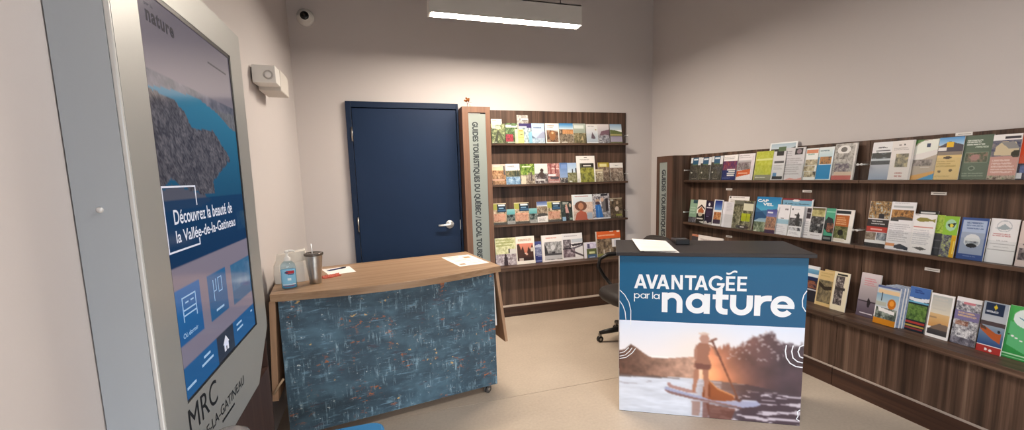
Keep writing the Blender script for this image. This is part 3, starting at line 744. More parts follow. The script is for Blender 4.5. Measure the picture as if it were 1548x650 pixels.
# note sheet and pen
def quad_sheet(name, label, cat, pts, z, m, marks, curl=None, n=10, thick=.0009):
    """a sheet given by four corners; marks are (u0, v0, u1, v1, material) printed on it"""
    cx = sum(p[0] for p in pts)/4; cy = sum(p[1] for p in pts)/4
    k = MB(); f = curl or (lambda u, v: 0.0)
    def at(u, v, dz=0.0):
        a = Vector(pts[0]).lerp(Vector(pts[1]), u); b = Vector(pts[3]).lerp(Vector(pts[2]), u); q = a.lerp(b, v)
        return (q.x-cx, q.y-cy, f(u, v)+dz)
    vs = [at(i/n, j/n, 0) for j in range(n+1) for i in range(n+1)]+[at(i/n, j/n, thick) for j in range(n+1) for i in range(n+1)]
    q = (n+1)*(n+1); fs = []
    for j in range(n):
        for i in range(n):
            a = j*(n+1)+i; fs.append((a, a+n+1, a+n+2, a+1)); fs.append((q+a, q+a+1, q+a+n+2, q+a+n+1))
    ring = [i for i in range(n+1)]+[(j+1)*(n+1)-1 for j in range(1, n+1)]+[n*(n+1)+i for i in range(n-1, -1, -1)]+[j*(n+1) for j in range(n-1, 0, -1)]
    for a, b in zip(ring, ring[1:]+ring[:1]): fs.append((a, b, q+b, q+a))
    k.add(vs, fs, m)
    for u0, v0, u1, v1, mm in marks:
        g = 4; vs = [at(u0+(u1-u0)*i/g, v0+(v1-v0)*j, thick+.0003) for j in (0, 1) for i in range(g+1)]
        k.add(vs, [(i, i+1, g+2+i, g+1+i) for i in range(g)], mm)
    o = k.build(name, None, (cx, cy, z)); return tag(o, label, cat)
M_SHEET = mat('white_paper', 'eeeae6', .8, bump=.02); M_INK = mat('grey_ink', '9a948e', .8); M_PINK = mat('rose_ink', 'd8a49a', .8); M_TANI = mat('tan_ink', 'a88a6a', .8)
quad_sheet('note_sheet', 'blank white sheet under a blue pen on the desk', 'paper', [(-.415, 3.085), (-.245, 3.125), (-.19, 2.915), (-.345, 2.875)], .8702, M_SHEET, [(.1, .15, .6, .17, M_INK), (.1, .25, .7, .27, M_INK)])
o = thing('pen', 'dark blue ballpoint pen lying on the white note sheet', 'pen', (-.318, 3.035, .8758), math.radians(36.5))
k = MB(); Mx = Matrix.Rotation(PI/2, 4, 'Y'); k.lathe([(.001, -.068), (.003, -.058), (.0045, -.045), (.0046, .03)], mat('navy_pen_barrel', '1f2a5c', .3, bump=.02), Mx, 12); k.build('barrel', o)
k = MB(); k.lathe([(.0048, .03), (.0048, .064), (.003, .068)], mat('pen_cap', '181c34', .25), Mx, 12); k.box((.03, -.001, .004), (.062, .001, .0075), M_STEEL); k.build('cap', o)
o = thing('wrapper', 'small translucent red plastic wrapper beside the steel tumbler', 'wrapper', (-.335, 2.83, .8702), .6)
k = MB(); mR = mat('red_film', 'd9705c', .15, trans=.35, bump=.3, bscale=50); vs = []; fs = []; n = 12; rng = random.Random(3)
for j in range(7):
    for i in range(n+1):
        u, v = i/n-.5, j/6-.5; vs.append((u*.11, v*.07*(1-.25*abs(u)), .003+.010*abs(math.sin(u*9+v*5))*(1-abs(v)*1.4)+.003*rng.random()))
for j in range(6):
    for i in range(n): a = j*(n+1)+i; fs.append((a, a+1, a+n+2, a+n+1))
q = len(vs); vs += [(x, y, 0.0) for x, y, z in vs]
fs += [tuple(reversed([a+q for a in f])) for f in fs[:]]
ring = [i for i in range(n+1)]+[(j+1)*(n+1)-1 for j in range(1, 7)]+[6*(n+1)+i for i in range(n-1, -1, -1)]+[j*(n+1) for j in range(5, 0, -1)]
for a, b in zip(ring, ring[1:]+ring[:1]): fs.append((a, b, q+b, q+a))
k.add(vs, fs, mR); k.build('film', o)
quad_sheet('flyer', 'white flyer with faint pink and tan print at the desk\'s right end', 'paper', [(.39, 3.175), (.598, 3.215), (.672, 2.83), (.462, 2.79)], .8702, M_SHEET,
           [(.1, .08, .55, .14, M_PINK), (.12, .2, .5, .24, M_PINK), (.62, .18, .88, .36, M_TANI), (.1, .32, .45, .36, M_PINK), (.15, .45, .6, .5, M_PINK), (.1, .56, .8, .60, M_PINK), (.55, .68, .9, .72, M_PINK), (.1, .78, .3, .9, M_TANI), (.4, .8, .85, .84, M_PINK), (.02, .02, .98, .03, M_PINK), (.02, .97, .98, .98, M_PINK)])

# ------------------------------------------------------------------ the podium with the printed front
PA = math.radians(-29.9)
pd = thing('podium', 'black-topped podium counter with a printed blue and sunset river front', 'counter', (1.317, 2.215, 0), PA)
k = MB(); k.box((-.02, -.04, .978), (1.025, .44, 1.0), mat('podium_black_top', '2a2526', .45, bump=.03, bscale=80), bev=.003); k.build('counter_top', pd)
k = MB(); k.box((0, .004, 0), (.012, .40, .977), mat('side_print_base', 'd4cfcf', .5, bump=.2, bscale=12))
k.box((-.0015, .004, .50), (0, .06, .80), mat('side_print_white', 'dcdce4', .5)); k.box((-.0015, .004, .27), (0, .06, .50), mat('side_print_plum', '5a4a54', .5))
k.box((.988, .004, 0), (1.0, .40, .977), mat('side_print_dark', '4a4048', .5, bump=.2, bscale=12)); k.build('side_panel', pd)
k = MB(); k.box((.012, .38, .02), (.988, .40, .977), M_BLACK); k.build('rear_panel', pd)
k = MB(); k.box((.012, .02, .45), (.988, .38, .47), M_BLACK); k.build('inner_shelf', pd)
# the picture: sky, wooded shore, river at low sun
PW, PH = 1.0, .579
c = Canvas(220, 128, 21)
def q(pts): return [(u, (PH-z)/PH) for u, z in pts]
def zz(z): return (PH-z)/PH
c.G(0, zz(.36), 'dfe8fa', 'f6eeee')
sx = np.exp(-((c.X-.46)**2/.03+(c.Y-zz(.40))**2/.06))[..., None]; c.a = c.a*(1-sx*.6)+hexs('fbe8d8')*sx*.6
tr = Canvas(220, 128, 8); n1 = tr.noise(34)[..., None]; n2 = tr.noise(9)[..., None]
left = Canvas(220, 128, 1); left.a[:] = 0
left.P(q([(0, .225), (0, .385), (.035, .395), (.07, .428), (.1, .41), (.13, .388), (.17, .36), (.2, .352), (.26, .352), (.33, .36), (.42, .372), (.46, .376), (.46, .24)]), 'ffffff')
km = (left.a[..., 0] > .5)
glow = np.clip(np.exp(-((c.X-.50)**2/.02+(c.Y-zz(.24))**2/.12)), 0, 1)[..., None]
tt = np.clip((c.X-.02)/.4, 0, 1)[..., None]
lc = (hexs('66483c')*(1-tt)+hexs('cfa48e')*tt)*(.75+.45*n1); c.a[km] = lc[km]
prof = np.interp(c.X[0], [.44, .46, .51, .56, .62, .66, .69, .72, .75, .78, .81, .835, .85, .865, .885, .91, .94, .97, 1.0],
                 [.36, .40, .44, .455, .462, .458, .475, .505, .525, .54, .555, .565, .55, .505, .49, .487, .483, .49, .484])
hf = np.repeat(tr.rng.random(55)*.020, 4)+np.repeat(tr.rng.random(110)*.014, 2)-.017
top_z = prof+hf
zgrid = PH*(1-c.Y)
dens = np.clip((top_z[None, :]-zgrid)/.02+(tr.noise(70)-.5)*1.6, 0, 1)
edge = (c.X > .44) & (zgrid > .12)
ke = edge & (dens > .02)
tt = np.clip((c.X-.45)/.45, 0, 1)[..., None]
rc_ = (hexs('b0725a')*(1-tt)+hexs('4c3a40')*tt)
rc_ = rc_*(.78+.42*n2)+glow*hexs('e08a4a')*.55
dd = (dens*np.clip((c.X-.44)/.05, 0, 1))[..., None]; mixd = c.a*(1-dd)+np.clip(rc_, 0, 1)*dd; c.a[ke] = mixd[ke]
sp = (tr.noise(60) > .70) & edge & (c.X > .60) & (zgrid > .37) & (zgrid < top_z[None, :]) & (c.X < .90)
c.a[sp] = c.a[sp]*.45+hexs('e4dce0')*.55
# water
wt = Canvas(220, 128, 1); wt.a[:] = 0
wt.P(q([(0, .235), (.2, .236), (.42, .24), (.55, .235), (.72, .225), (1, .18), (1, -.02), (0, -.02)]), 'ffffff')
kw = wt.a[..., 0] > .5
rip = Canvas(220, 128, 31).noise(10, 7)[..., None]
wl = hexs('e9eefb')*(1-.16*rip)
tx = np.clip((c.X-.40)/.30, 0, 1)[..., None]
wr = np.where(rip > .60, hexs('c9bec8'), hexs('4a3a42'))*1.0
wc = wl*(1-tx)+wr*tx
top_ = np.clip((c.Y-zz(.235))/.10, 0, 1)[..., None]
wc = np.where((tx > .6) & (top_ < .9), wc*.55+hexs('4a3a3c')*.45, wc)
c.a[kw] = np.clip(wc, 0, 1)[kw]
kk = kw & (rip[..., 0] > .66) & (c.X < .35) & (c.Y < zz(.17)); c.a[kk] = c.a[kk]*.6+hexs('8a7c84')*.4
c.P(q([(0, .235), (.2, .238), (.35, .236), (.35, .231), (0, .222)]), '5a4640', .8)
# board, reflections, dog, woman, paddle
c.P(q([(.42, .10), (.47, .10), (.465, .01), (.425, .01)]), '9a7468', .75); c.P(q([(.48, .10), (.52, .10), (.515, .0), (.48, .0)]), '7a5048', .8)
c.P(q([(.50, .09), (.66, .07), (.64, .0), (.52, .0)]), '6a3c30', .8)
c.P(q([(.265, .168), (.275, .178), (.30, .168), (.44, .137), (.55, .125), (.70, .128), (.77, .132), (.792, .108), (.77, .095), (.69, .080), (.55, .102), (.43, .116), (.30, .140), (.27, .152)]), 'a4a9c8')
c.P(q([(.265, .160), (.30, .150), (.44, .122), (.55, .107), (.69, .085), (.69, .078), (.55, .098), (.43, .110), (.30, .134), (.27, .150)]), '8a6a68')
c.P(q([(.55, .125), (.77, .131), (.77, .124), (.56, .116)]), 'c4cae0')
c.P(q([(.28, .20), (.295, .205), (.31, .188), (.43, .165), (.45, .150), (.40, .148), (.30, .172), (.285, .182)]), 'b08a84')
c.P(q([(.477, .13), (.482, .19), (.495, .222), (.515, .230), (.535, .22), (.545, .20), (.57, .18), (.62, .168), (.65, .145), (.655, .122), (.60, .114), (.53, .114)]), '8a4a2a')
c.P(q([(.485, .13), (.49, .19), (.505, .215), (.52, .20), (.525, .13)]), '6e3820'); c.line(.52, zz(.226), .56, zz(.188), .004, 'e0a070', .9, .58); c.line(.56, zz(.186), .65, zz(.15), .004, 'dc9868', .9, .58)
for pts, col in (([(.43, .30), (.452, .30), (.455, .24), (.445, .20), (.44, .155), (.422, .155), (.426, .22)], 'b07c66'), ([(.475, .30), (.51, .30), (.512, .22), (.508, .17), (.512, .128), (.49, .128), (.488, .2)], 'a87460'),
                 ([(.425, .31), (.52, .305), (.525, .33), (.505, .38), (.515, .43), (.50, .463), (.455, .463), (.435, .43), (.44, .37)], 'a2705c'), ([(.44, .30), (.515, .30), (.522, .33), (.432, .335)], '7a4e44'),
                 ([(.50, .455), (.53, .43), (.545, .39), (.575, .375), (.58, .383), (.55, .405), (.535, .44)], 'a8745c'), ([(.44, .45), (.425, .41), (.43, .36), (.445, .35), (.445, .41)], 'b0806c')):
    c.P(q(pts), col)
c.E(.482, zz(.487), .026, .042, 'c49a88'); c.P(q([(.46, .49), (.47, .512), (.495, .515), (.508, .49), (.505, .458), (.462, .458)]), 'bc9080'); c.E(.478, zz(.515), .03, .014, 'dcc0b0', .8)
c.line(.522, zz(.482), .672, zz(.132), .0045, '6a4034', 1, .58); c.line(.512, zz(.470), .545, zz(.488), .006, '8a5c4c', 1, .58); c.P(q([(.655, .15), (.69, .125), (.68, .115), (.655, .125)]), '5a3a34')
g2 = np.exp(-((c.X-.60)**2/.018+(c.Y-zz(.20))**2/.03))[..., None]; c.a = c.a*(1-g2*.22)+hexs('e88a48')*g2*.22
def soften(a, n=1):
    for _ in range(n):
        p = np.pad(a, ((1, 1), (1, 1), (0, 0)), 'edge')
        a = (p[1:-1, 1:-1]*4+2*(p[:-2, 1:-1]+p[2:, 1:-1]+p[1:-1, :-2]+p[1:-1, 2:])+p[:-2, :-2]+p[:-2, 2:]+p[2:, :-2]+p[2:, 2:])/16
    return a
c.a = soften(c.a, 1)
Mp = basis((1, 0, 0), (0, 0, 1), (0, 0, 0))
# blue band as its own little canvas
bl = Canvas(40, 20, 3); bl.G(0, 1, '005d88', '00527d')
k = MB(); k.box((0, 0, 0), (1.0, .0039, .977), M_BLACK)
g = [print_grid(bl.a, 0, .579, 1.0, .977, Mp, .0005), print_grid(c.a, 0, 0.002, 1.0, .579, Mp, .0005)]
fp = build_print('front_panel', k, g, M_PRINT, pd); part_label(fp, 'printed front: blue band over a paddler and dog at sunset')
M_WL = mat('white_lettering', 'eef1f6', .45)
mb = MB()
lift_ = [.0010]
def poly(pts, step=True):
    if step: lift_[0] += .00003
    mb.add([Mp @ Vector((x, z, lift_[0])) for x, z in pts], [list(range(len(pts)))], M_WL)
def rect(x0, x1, z0, z1): poly([(x0, z0), (x1, z0), (x1, z1), (x0, z1)])
def ring(cx, cz, rx, rz, wd, a0=0, a1=360, n=40):
    lift_[0] += .00003
    for i in range(n):
        a, b = [math.radians(a0+(a1-a0)*(i+q_)/n) for q_ in (0, 1)]
        poly([(cx+rx*math.cos(a), cz+rz*math.sin(a)), (cx+rx*math.cos(b), cz+rz*math.sin(b)), (cx+(rx-wd)*math.cos(b), cz+(rz-wd)*math.sin(b)), (cx+(rx-wd)*math.cos(a), cz+(rz-wd)*math.sin(a))], False)
Z0, Z1, S1 = .777, .862, .0155
def cap_a(x0, x1):
    c_ = (x0+x1)/2; w1 = S1*1.15
    poly([(x0, Z0), (x0+w1, Z0), (c_+w1*.45, Z1), (c_-w1*.5, Z1)]); poly([(x1-w1, Z0), (x1, Z0), (c_+w1*.5, Z1), (c_-w1*.45, Z1)]); rect(x0+w1*1.2, x1-w1*1.2, .794, .808)
cap_a(.0841, .1571); cap_a(.2111, .283); cap_a(.4215, .4929)
cv = (.1504+.2204)/2; wv_ = S1*1.15
poly([(.1504, Z1), (.1504+wv_, Z1), (cv+wv_*.45, Z0), (cv-wv_*.5, Z0)]); poly([(.2204-wv_, Z1), (.2204, Z1), (cv+wv_*.5, Z0), (cv-wv_*.45, Z0)])
rect(.294, .294+S1, Z0, Z1); rect(.3565-S1, .3565, Z0, Z1); poly([(.294, Z1), (.294+S1*1.1, Z1), (.3565, Z0), (.3565-S1*1.1, Z0)])
rect(.3673, .429, Z1-.0145, Z1); rect(.3904, .3904+S1, Z0, Z1)
ring(.538, .8195, .0425, .0445, .0155, 38, 352); rect(.540, .5805, .807, .8205)
for x0, x1 in ((.5871, .6351), (.6465, .696)):
    rect(x0, x0+S1, Z0, Z1); rect(x0, x1, Z0, Z0+.0145); rect(x0, x1, Z1-.0145, Z1); rect(x0, x1-.003, .8125, .8265)
wv = []
for i in range(15): t = i/14; wv.append((.588+.056*t, .879-.0055*math.sin(t*2*PI)+.008*t))
for (xa, za), (xb, zb) in zip(wv, wv[1:]): poly([(xa, za-.0055), (xb, zb-.0055), (xb, zb+.0055), (xa, za+.0055)])
# par la
S2 = .0052; zb, zr = .7165, .0153
rect(.0838, .0838+S2, .697, .747); ring(.1005, zb+zr, zr+.001, zr, S2); ring(.137, zb+zr, zr+.001, zr, S2); rect(.1492, .1554, zb, .747)
rect(.158, .158+S2, zb, .747); ring(.1705, zb+.0165, .0125, .0142, S2, 70, 170, 14); rect(.1875, .1875+S2, zb-.0005, .7588); ring(.2115, zb+zr-.001, zr+.001, zr, S2); rect(.2235, .2297, zb-.001, .746)
# nature
rect(.242, .274, .638, .757); ring(.2993, .7012, .0573, .0573, .032, 0, 150); rect(.3246, .3566, .638, .7015)
ring(.436, .698, .0615, .0605, .0325); rect(.473, .505, .638, .7565)
rect(.536, .571, .684, .788); rect(.519, .603, .7263, .7545); ring(.582, .684, .046, .046, .035, 180, 275, 16); rect(.582, .600, .638, .6715)
rect(.6113, .6436, .6962, .7548); ring(.6707, .6965, .0594, .0594, .0323, 180, 360); rect(.6978, .7301, .6962, .7548)
rect(.738, .770, .638, .7565); ring(.806, .690, .068, .0675, .0325, 88, 168, 18); rect(.805, .8255, .7253, .7575)
ring(.8813, .697, .0601, .0613, .0315, 0, 322, 44); rect(.845, .9408, .6855, .7075)
mb.build('lettering', fp)
mb = MB()
def ribbon(pts, w=.0032):
    vs = []; mb = MB()
    for i, p in enumerate(pts):
        a = Vector(pts[max(0, i-1)]); b = Vector(pts[min(len(pts)-1, i+1)]); d = (b-a).normalized(); nn = Vector((-d.y, d.x))
        vs += [Mp @ Vector((*(Vector(p)+nn*w), .001)), Mp @ Vector((*(Vector(p)-nn*w), .001))]
    mb.add(vs, [(2*i, 2*i+1, 2*i+3, 2*i+2) for i in range(len(pts)-1)], M_WL)
    mb.build('printed_curve', fp)
def arc(cx, cz, rx, rz, a0, a1, n=22): return [(cx+rx*math.cos(math.radians(a0+(a1-a0)*i/n)), cz+rz*math.sin(math.radians(a0+(a1-a0)*i/n))) for i in range(n+1)]
ribbon([(.001, .764), (.03, .735), (.055, .69), (.066, .64), (.066, .581)], .0022); ribbon([(.001, .697), (.02, .668), (.033, .63), (.038, .581)], .0022)
ribbon([(.001, .335), (.04, .345), (.075, .375), (.095, .405)], .0022); ribbon([(.001, .35), (.035, .36), (.06, .385), (.075, .408)], .0022); ribbon([(.001, .37), (.03, .38), (.055, .408)], .0022); ribbon([(.066, .581), (.066, .55)], .0022)
ribbon([(.999, .79), (.985, .765), (.979, .735), (.982, .70), (.999, .672)], .0026)
ribbon([(.999, .350), (.965, .353), (.935, .37), (.915, .40), (.908, .44), (.912, .475)]); ribbon([(.999, .377), (.972, .382), (.948, .402), (.940, .44), (.946, .475)]); ribbon([(.999, .405), (.982, .412), (.972, .44), (.98, .47), (.999, .48)])
ribbon([(.999, .098), (.985, .085), (.99, .06), (.982, .04), (.999, .03)], .0026)
part = Matrix.Translation((1.317, 2.215, 0)) @ Matrix.Rotation(PA, 4, 'Z')
def pw(x, y): v = part @ Vector((x, y, 0)); return (v.x, v.y)
M_INK2 = mat('pale_ink', 'c4bfba', .8)
lines = [(.1, .12+.1*i, .86, .13+.1*i, M_INK2) for i in range(8)]
quad_sheet('paper_sheet', 'white sheet curling at its near edge on the podium\'s black top', 'paper', [pw(.085, .39), pw(.300, .365), pw(.318, -.025), pw(.115, -.037)], 1.0022, M_SHEET, lines, lambda u, v: .004+.010*(1-v)**2*(1-u)+.006*max(0, v-.8), 10)
quad_sheet('paper_sheet', 'second white sheet lying underneath the curling one on the podium', 'paper', [pw(.10, .375), pw(.297, .352), pw(.33, -.038), pw(.14, -.015)], 1.0004, M_SHEET, [])
o = thing('card_terminal', 'small black handheld card device on the podium\'s black top', 'device', (*pw(.385, .33), 1.0002), PA+.05)
k = MB(); k.prism([(-.085, 0), (.085, 0), (.085, .022), (.02, .027), (-.07, .034), (-.085, .030)], -.042, .042, M_BLACK, Matrix.Rotation(PI/2, 4, 'Z') , axis=1, bev=.004); k.build('device_body', o)
k = MB(); k.prism([(.024, .0275), (.075, .0235), (.075, .0245), (.024, .0285)], -.032, .032, mat('device_screen', '3c3c44', .1), Matrix.Rotation(PI/2, 4, 'Z'), axis=1); k.build('screen', o)
k = MB()
for i in range(4):
    for j in range(3):
        y = -.055+i*.019; x = -.02+j*.02; z = .0315-(y+.07)*.078
        k.box((x-.006, y-.005, z), (x+.006, y+.005, z+.0035), mat('keypad_grey', '5a5a5e', .5, bump=.02))
k.build('keypad', o)

# ------------------------------------------------------------------ the office chair behind the podium
CH = thing('office_chair', 'black wheeled office chair with arms, half hidden behind the podium', 'chair', (2.01, 3.15, 0), PI)
M_FAB = mat('black_chair_leather', '2a2422', .55, bump=.15, bscale=120); M_PLA = mat('black_chair_plastic', '1a1819', .35, bump=.04)
def pad(name, w, d, h, M, parent, sag=.0, n=14):
    """a stuffed cushion: superellipse outline, rounded edges"""
    k = MB(); vs = []; fs = []; rings = [(.80, -h), (.94, -h*.8), (1, -h*.3), (1, h*.2), (.94, h*.72), (.80, h), (.45, h*1.06), (.1, h*1.02)]
    m_ = 36
    for s, z in rings:
        for i in range(m_):
            t = 2*PI*i/m_; cx, sy = math.cos(t), math.sin(t); qq = (abs(cx)**3.2+abs(sy)**3.2)**(-1/3.2)
            x, y = w*cx*qq*s, d*sy*qq*s
            vs.append(M @ Vector((x, y, z+sag*(y/d)**2)))
    for r in range(len(rings)-1):
        for i in range(m_): fs.append((r*m_+i, r*m_+(i+1) % m_, (r+1)*m_+(i+1) % m_, (r+1)*m_+i))
    fs += [list(range(m_))[::-1], [(len(rings)-1)*m_+i for i in range(m_)]]
    k.add(vs, fs, M_FAB, True); return k.build(name, parent)
# local +x is the way the chair faces
pad('seat', .25, .25, .055, Matrix.Translation((.05, .06, .44)), CH)
pad('backrest', .20, .235, .035, Matrix.Translation((-.29, -.08, .70)) @ Matrix.Rotation(math.radians(82), 4, 'Y') , CH, .03)
k = MB(); k.tube([(-.05, 0, .40), (-.22, 0, .395), (-.30, 0, .44), (-.315, 0, .60), (-.295, 0, .70)], .016, M_PLA); k.build('back_bracket', CH)
k = MB(); k.lathe([(.035, .10), (.035, .20), (.022, .21), (.022, .40), (.06, .405), (.06, .415)], M_PLA, None, 20); k.build('gas_column', CH)
for s in (-1, 1):
    k = MB(); k.tube([(.03, s*.22, .42), (.05, s*.29, .44), (.11, s*.315, .52), (.17, s*.315, .62), (.155, s*.31, .69), (.08, s*.305, .725), (-.05, s*.30, .725), (-.16, s*.285, .70), (-.235, s*.22, .665)], [.015, .016, .016, .017, .018, .020, .020, .018, .015], M_PLA, 12)
    k.build('armrest', CH)
for i in range(5):
    t = 2*PI*i/5-math.radians(18); d = Vector((math.cos(t), math.sin(t), 0))
    k = MB(); k.tube([d*.02+Vector((0, 0, .125)), d*.10+Vector((0, 0, .12)), d*.22+Vector((0, 0, .098)), d*.295+Vector((0, 0, .082))], [.028, .025, .021, .016], M_PLA, 12); lg = k.build('leg', CH)
    caster(lg, d.x*.29, d.y*.29, .08, .028, M_PLA, t+.4)

# ------------------------------------------------------------------ cut off by the photo's bottom edge
o = thing('stool', 'bright blue rounded seat at the photo\'s bottom edge before the desk', 'stool', (-.30, 1.58, 0), 0)
M_BLUE = mat('blue_upholstery', '1d6fa4', .6, bump=.1, bscale=200)
k = MB(); pts = []
for cx, cy, a0 in ((.19, .17, 0), (-.19, .17, 90), (-.19, -.17, 180), (.19, -.17, 270)):
    for i in range(7): t = math.radians(a0+15*i); pts.append((cx+.06*math.cos(t), cy+.055*math.sin(t)))
k.prism(pts, .385, .45, M_BLUE, bev=.012); k.build('seat', o)
k = MB(); k.prism([(x*.9, y*.9) for x, y in pts], .365, .384, mat('stool_base_board', '2a2a2e', .5, bump=.05)); k.build('seat_board', o)
for sx in (-1, 1):
    for sy in (-1, 1):
        k = MB(); k.tube([(sx*.17, sy*.15, .37), (sx*.20, sy*.18, .002)], [.015, .011], M_STEEL); k.build('leg', o)
o = thing('bin', 'grey translucent domed lid of a bin, peeking up under the kiosk lettering', 'bin', (-.435, 1.27, 0), 0)
k = MB(); k.lathe([(.060, 0), (.062, .004), (.066, .70), (.068, .705), (.066, .71)], mat('bin_steel', '8c8a88', .35, .6, bump=.02), None, 32); k.build('bin_body', o)
k = MB(); k.lathe([(.067, .711), (.067, .725), (.063, .755), (.050, .780), (.028, .794), (.004, .798)], mat('bin_grey_lid', '8f8a88', .15, trans=.3, bump=.1, bscale=40), None, 32); k.build('domed_lid', o)

# ------------------------------------------------------------------ brochures on the racks
RACKS = {'B1': (1.795, .042, .010), 'B2': (1.372, .042, .010), 'B3': (.955, .042, .010), 'BL': (.525, .065, .012),
         'R1': (1.372, .042, .010), 'R2': (.947, .042, .010), 'RL': (.485, .065, .012)}
GROUPS = {'B1': 'brochures on the top shelf of the back rack', 'B2': 'brochures on the second shelf of the back rack', 'B3': 'brochures on the third shelf of the back rack',
          'BL': 'magazines on the bottom ledge of the back rack', 'R1': 'brochures on the top shelf along the right wall', 'R2': 'brochures on the middle shelf along the right wall',
          'RL': 'brochures on the bottom ledge along the right wall'}
LEAN = math.radians(7.9)
def brochure(idx, rack, s, w_, h, layer, th, kind, label, ops):
    z, base, dl = RACKS[rack]
    if 'tent' in label: dl = .013
    off = base+layer*dl+th
    lean = LEAN
    sn, cs = math.sin(lean), math.cos(lean)
    zz_ = z+.0006
    if rack[0] == 'B':
        right, up, org = (1, 0, 0), (0, sn, cs), Vector((s, 4.385-off, zz_))
    else:
        right, up, org = (0, -1, 0), (sn, 0, cs), Vector((3.02-off, s, zz_))
    M = basis(right, up, (0, 0, 0))
    # the back lower edge is the lowest point: raise the block so that it stands on the shelf
    org.z += th*sn
    k = MB(); k.box((-w_/2, 0, -th), (w_/2, h, -.0004), M_PAPER, M)
    big = rack[0] == 'R'
    nx = max(12, int(w_*(400 if big else 280))); ny = max(18, int(h*(330 if big else 250)))
    img = paint(ops, nx, ny, idx+1)
    o = build_print(kind.replace(' ', '_'), k, [print_grid(img, -w_/2, 0, w_/2, h, M)], M_PRINT, None, org)
    tag(o, label, kind, GROUPS[rack])
    return o, M
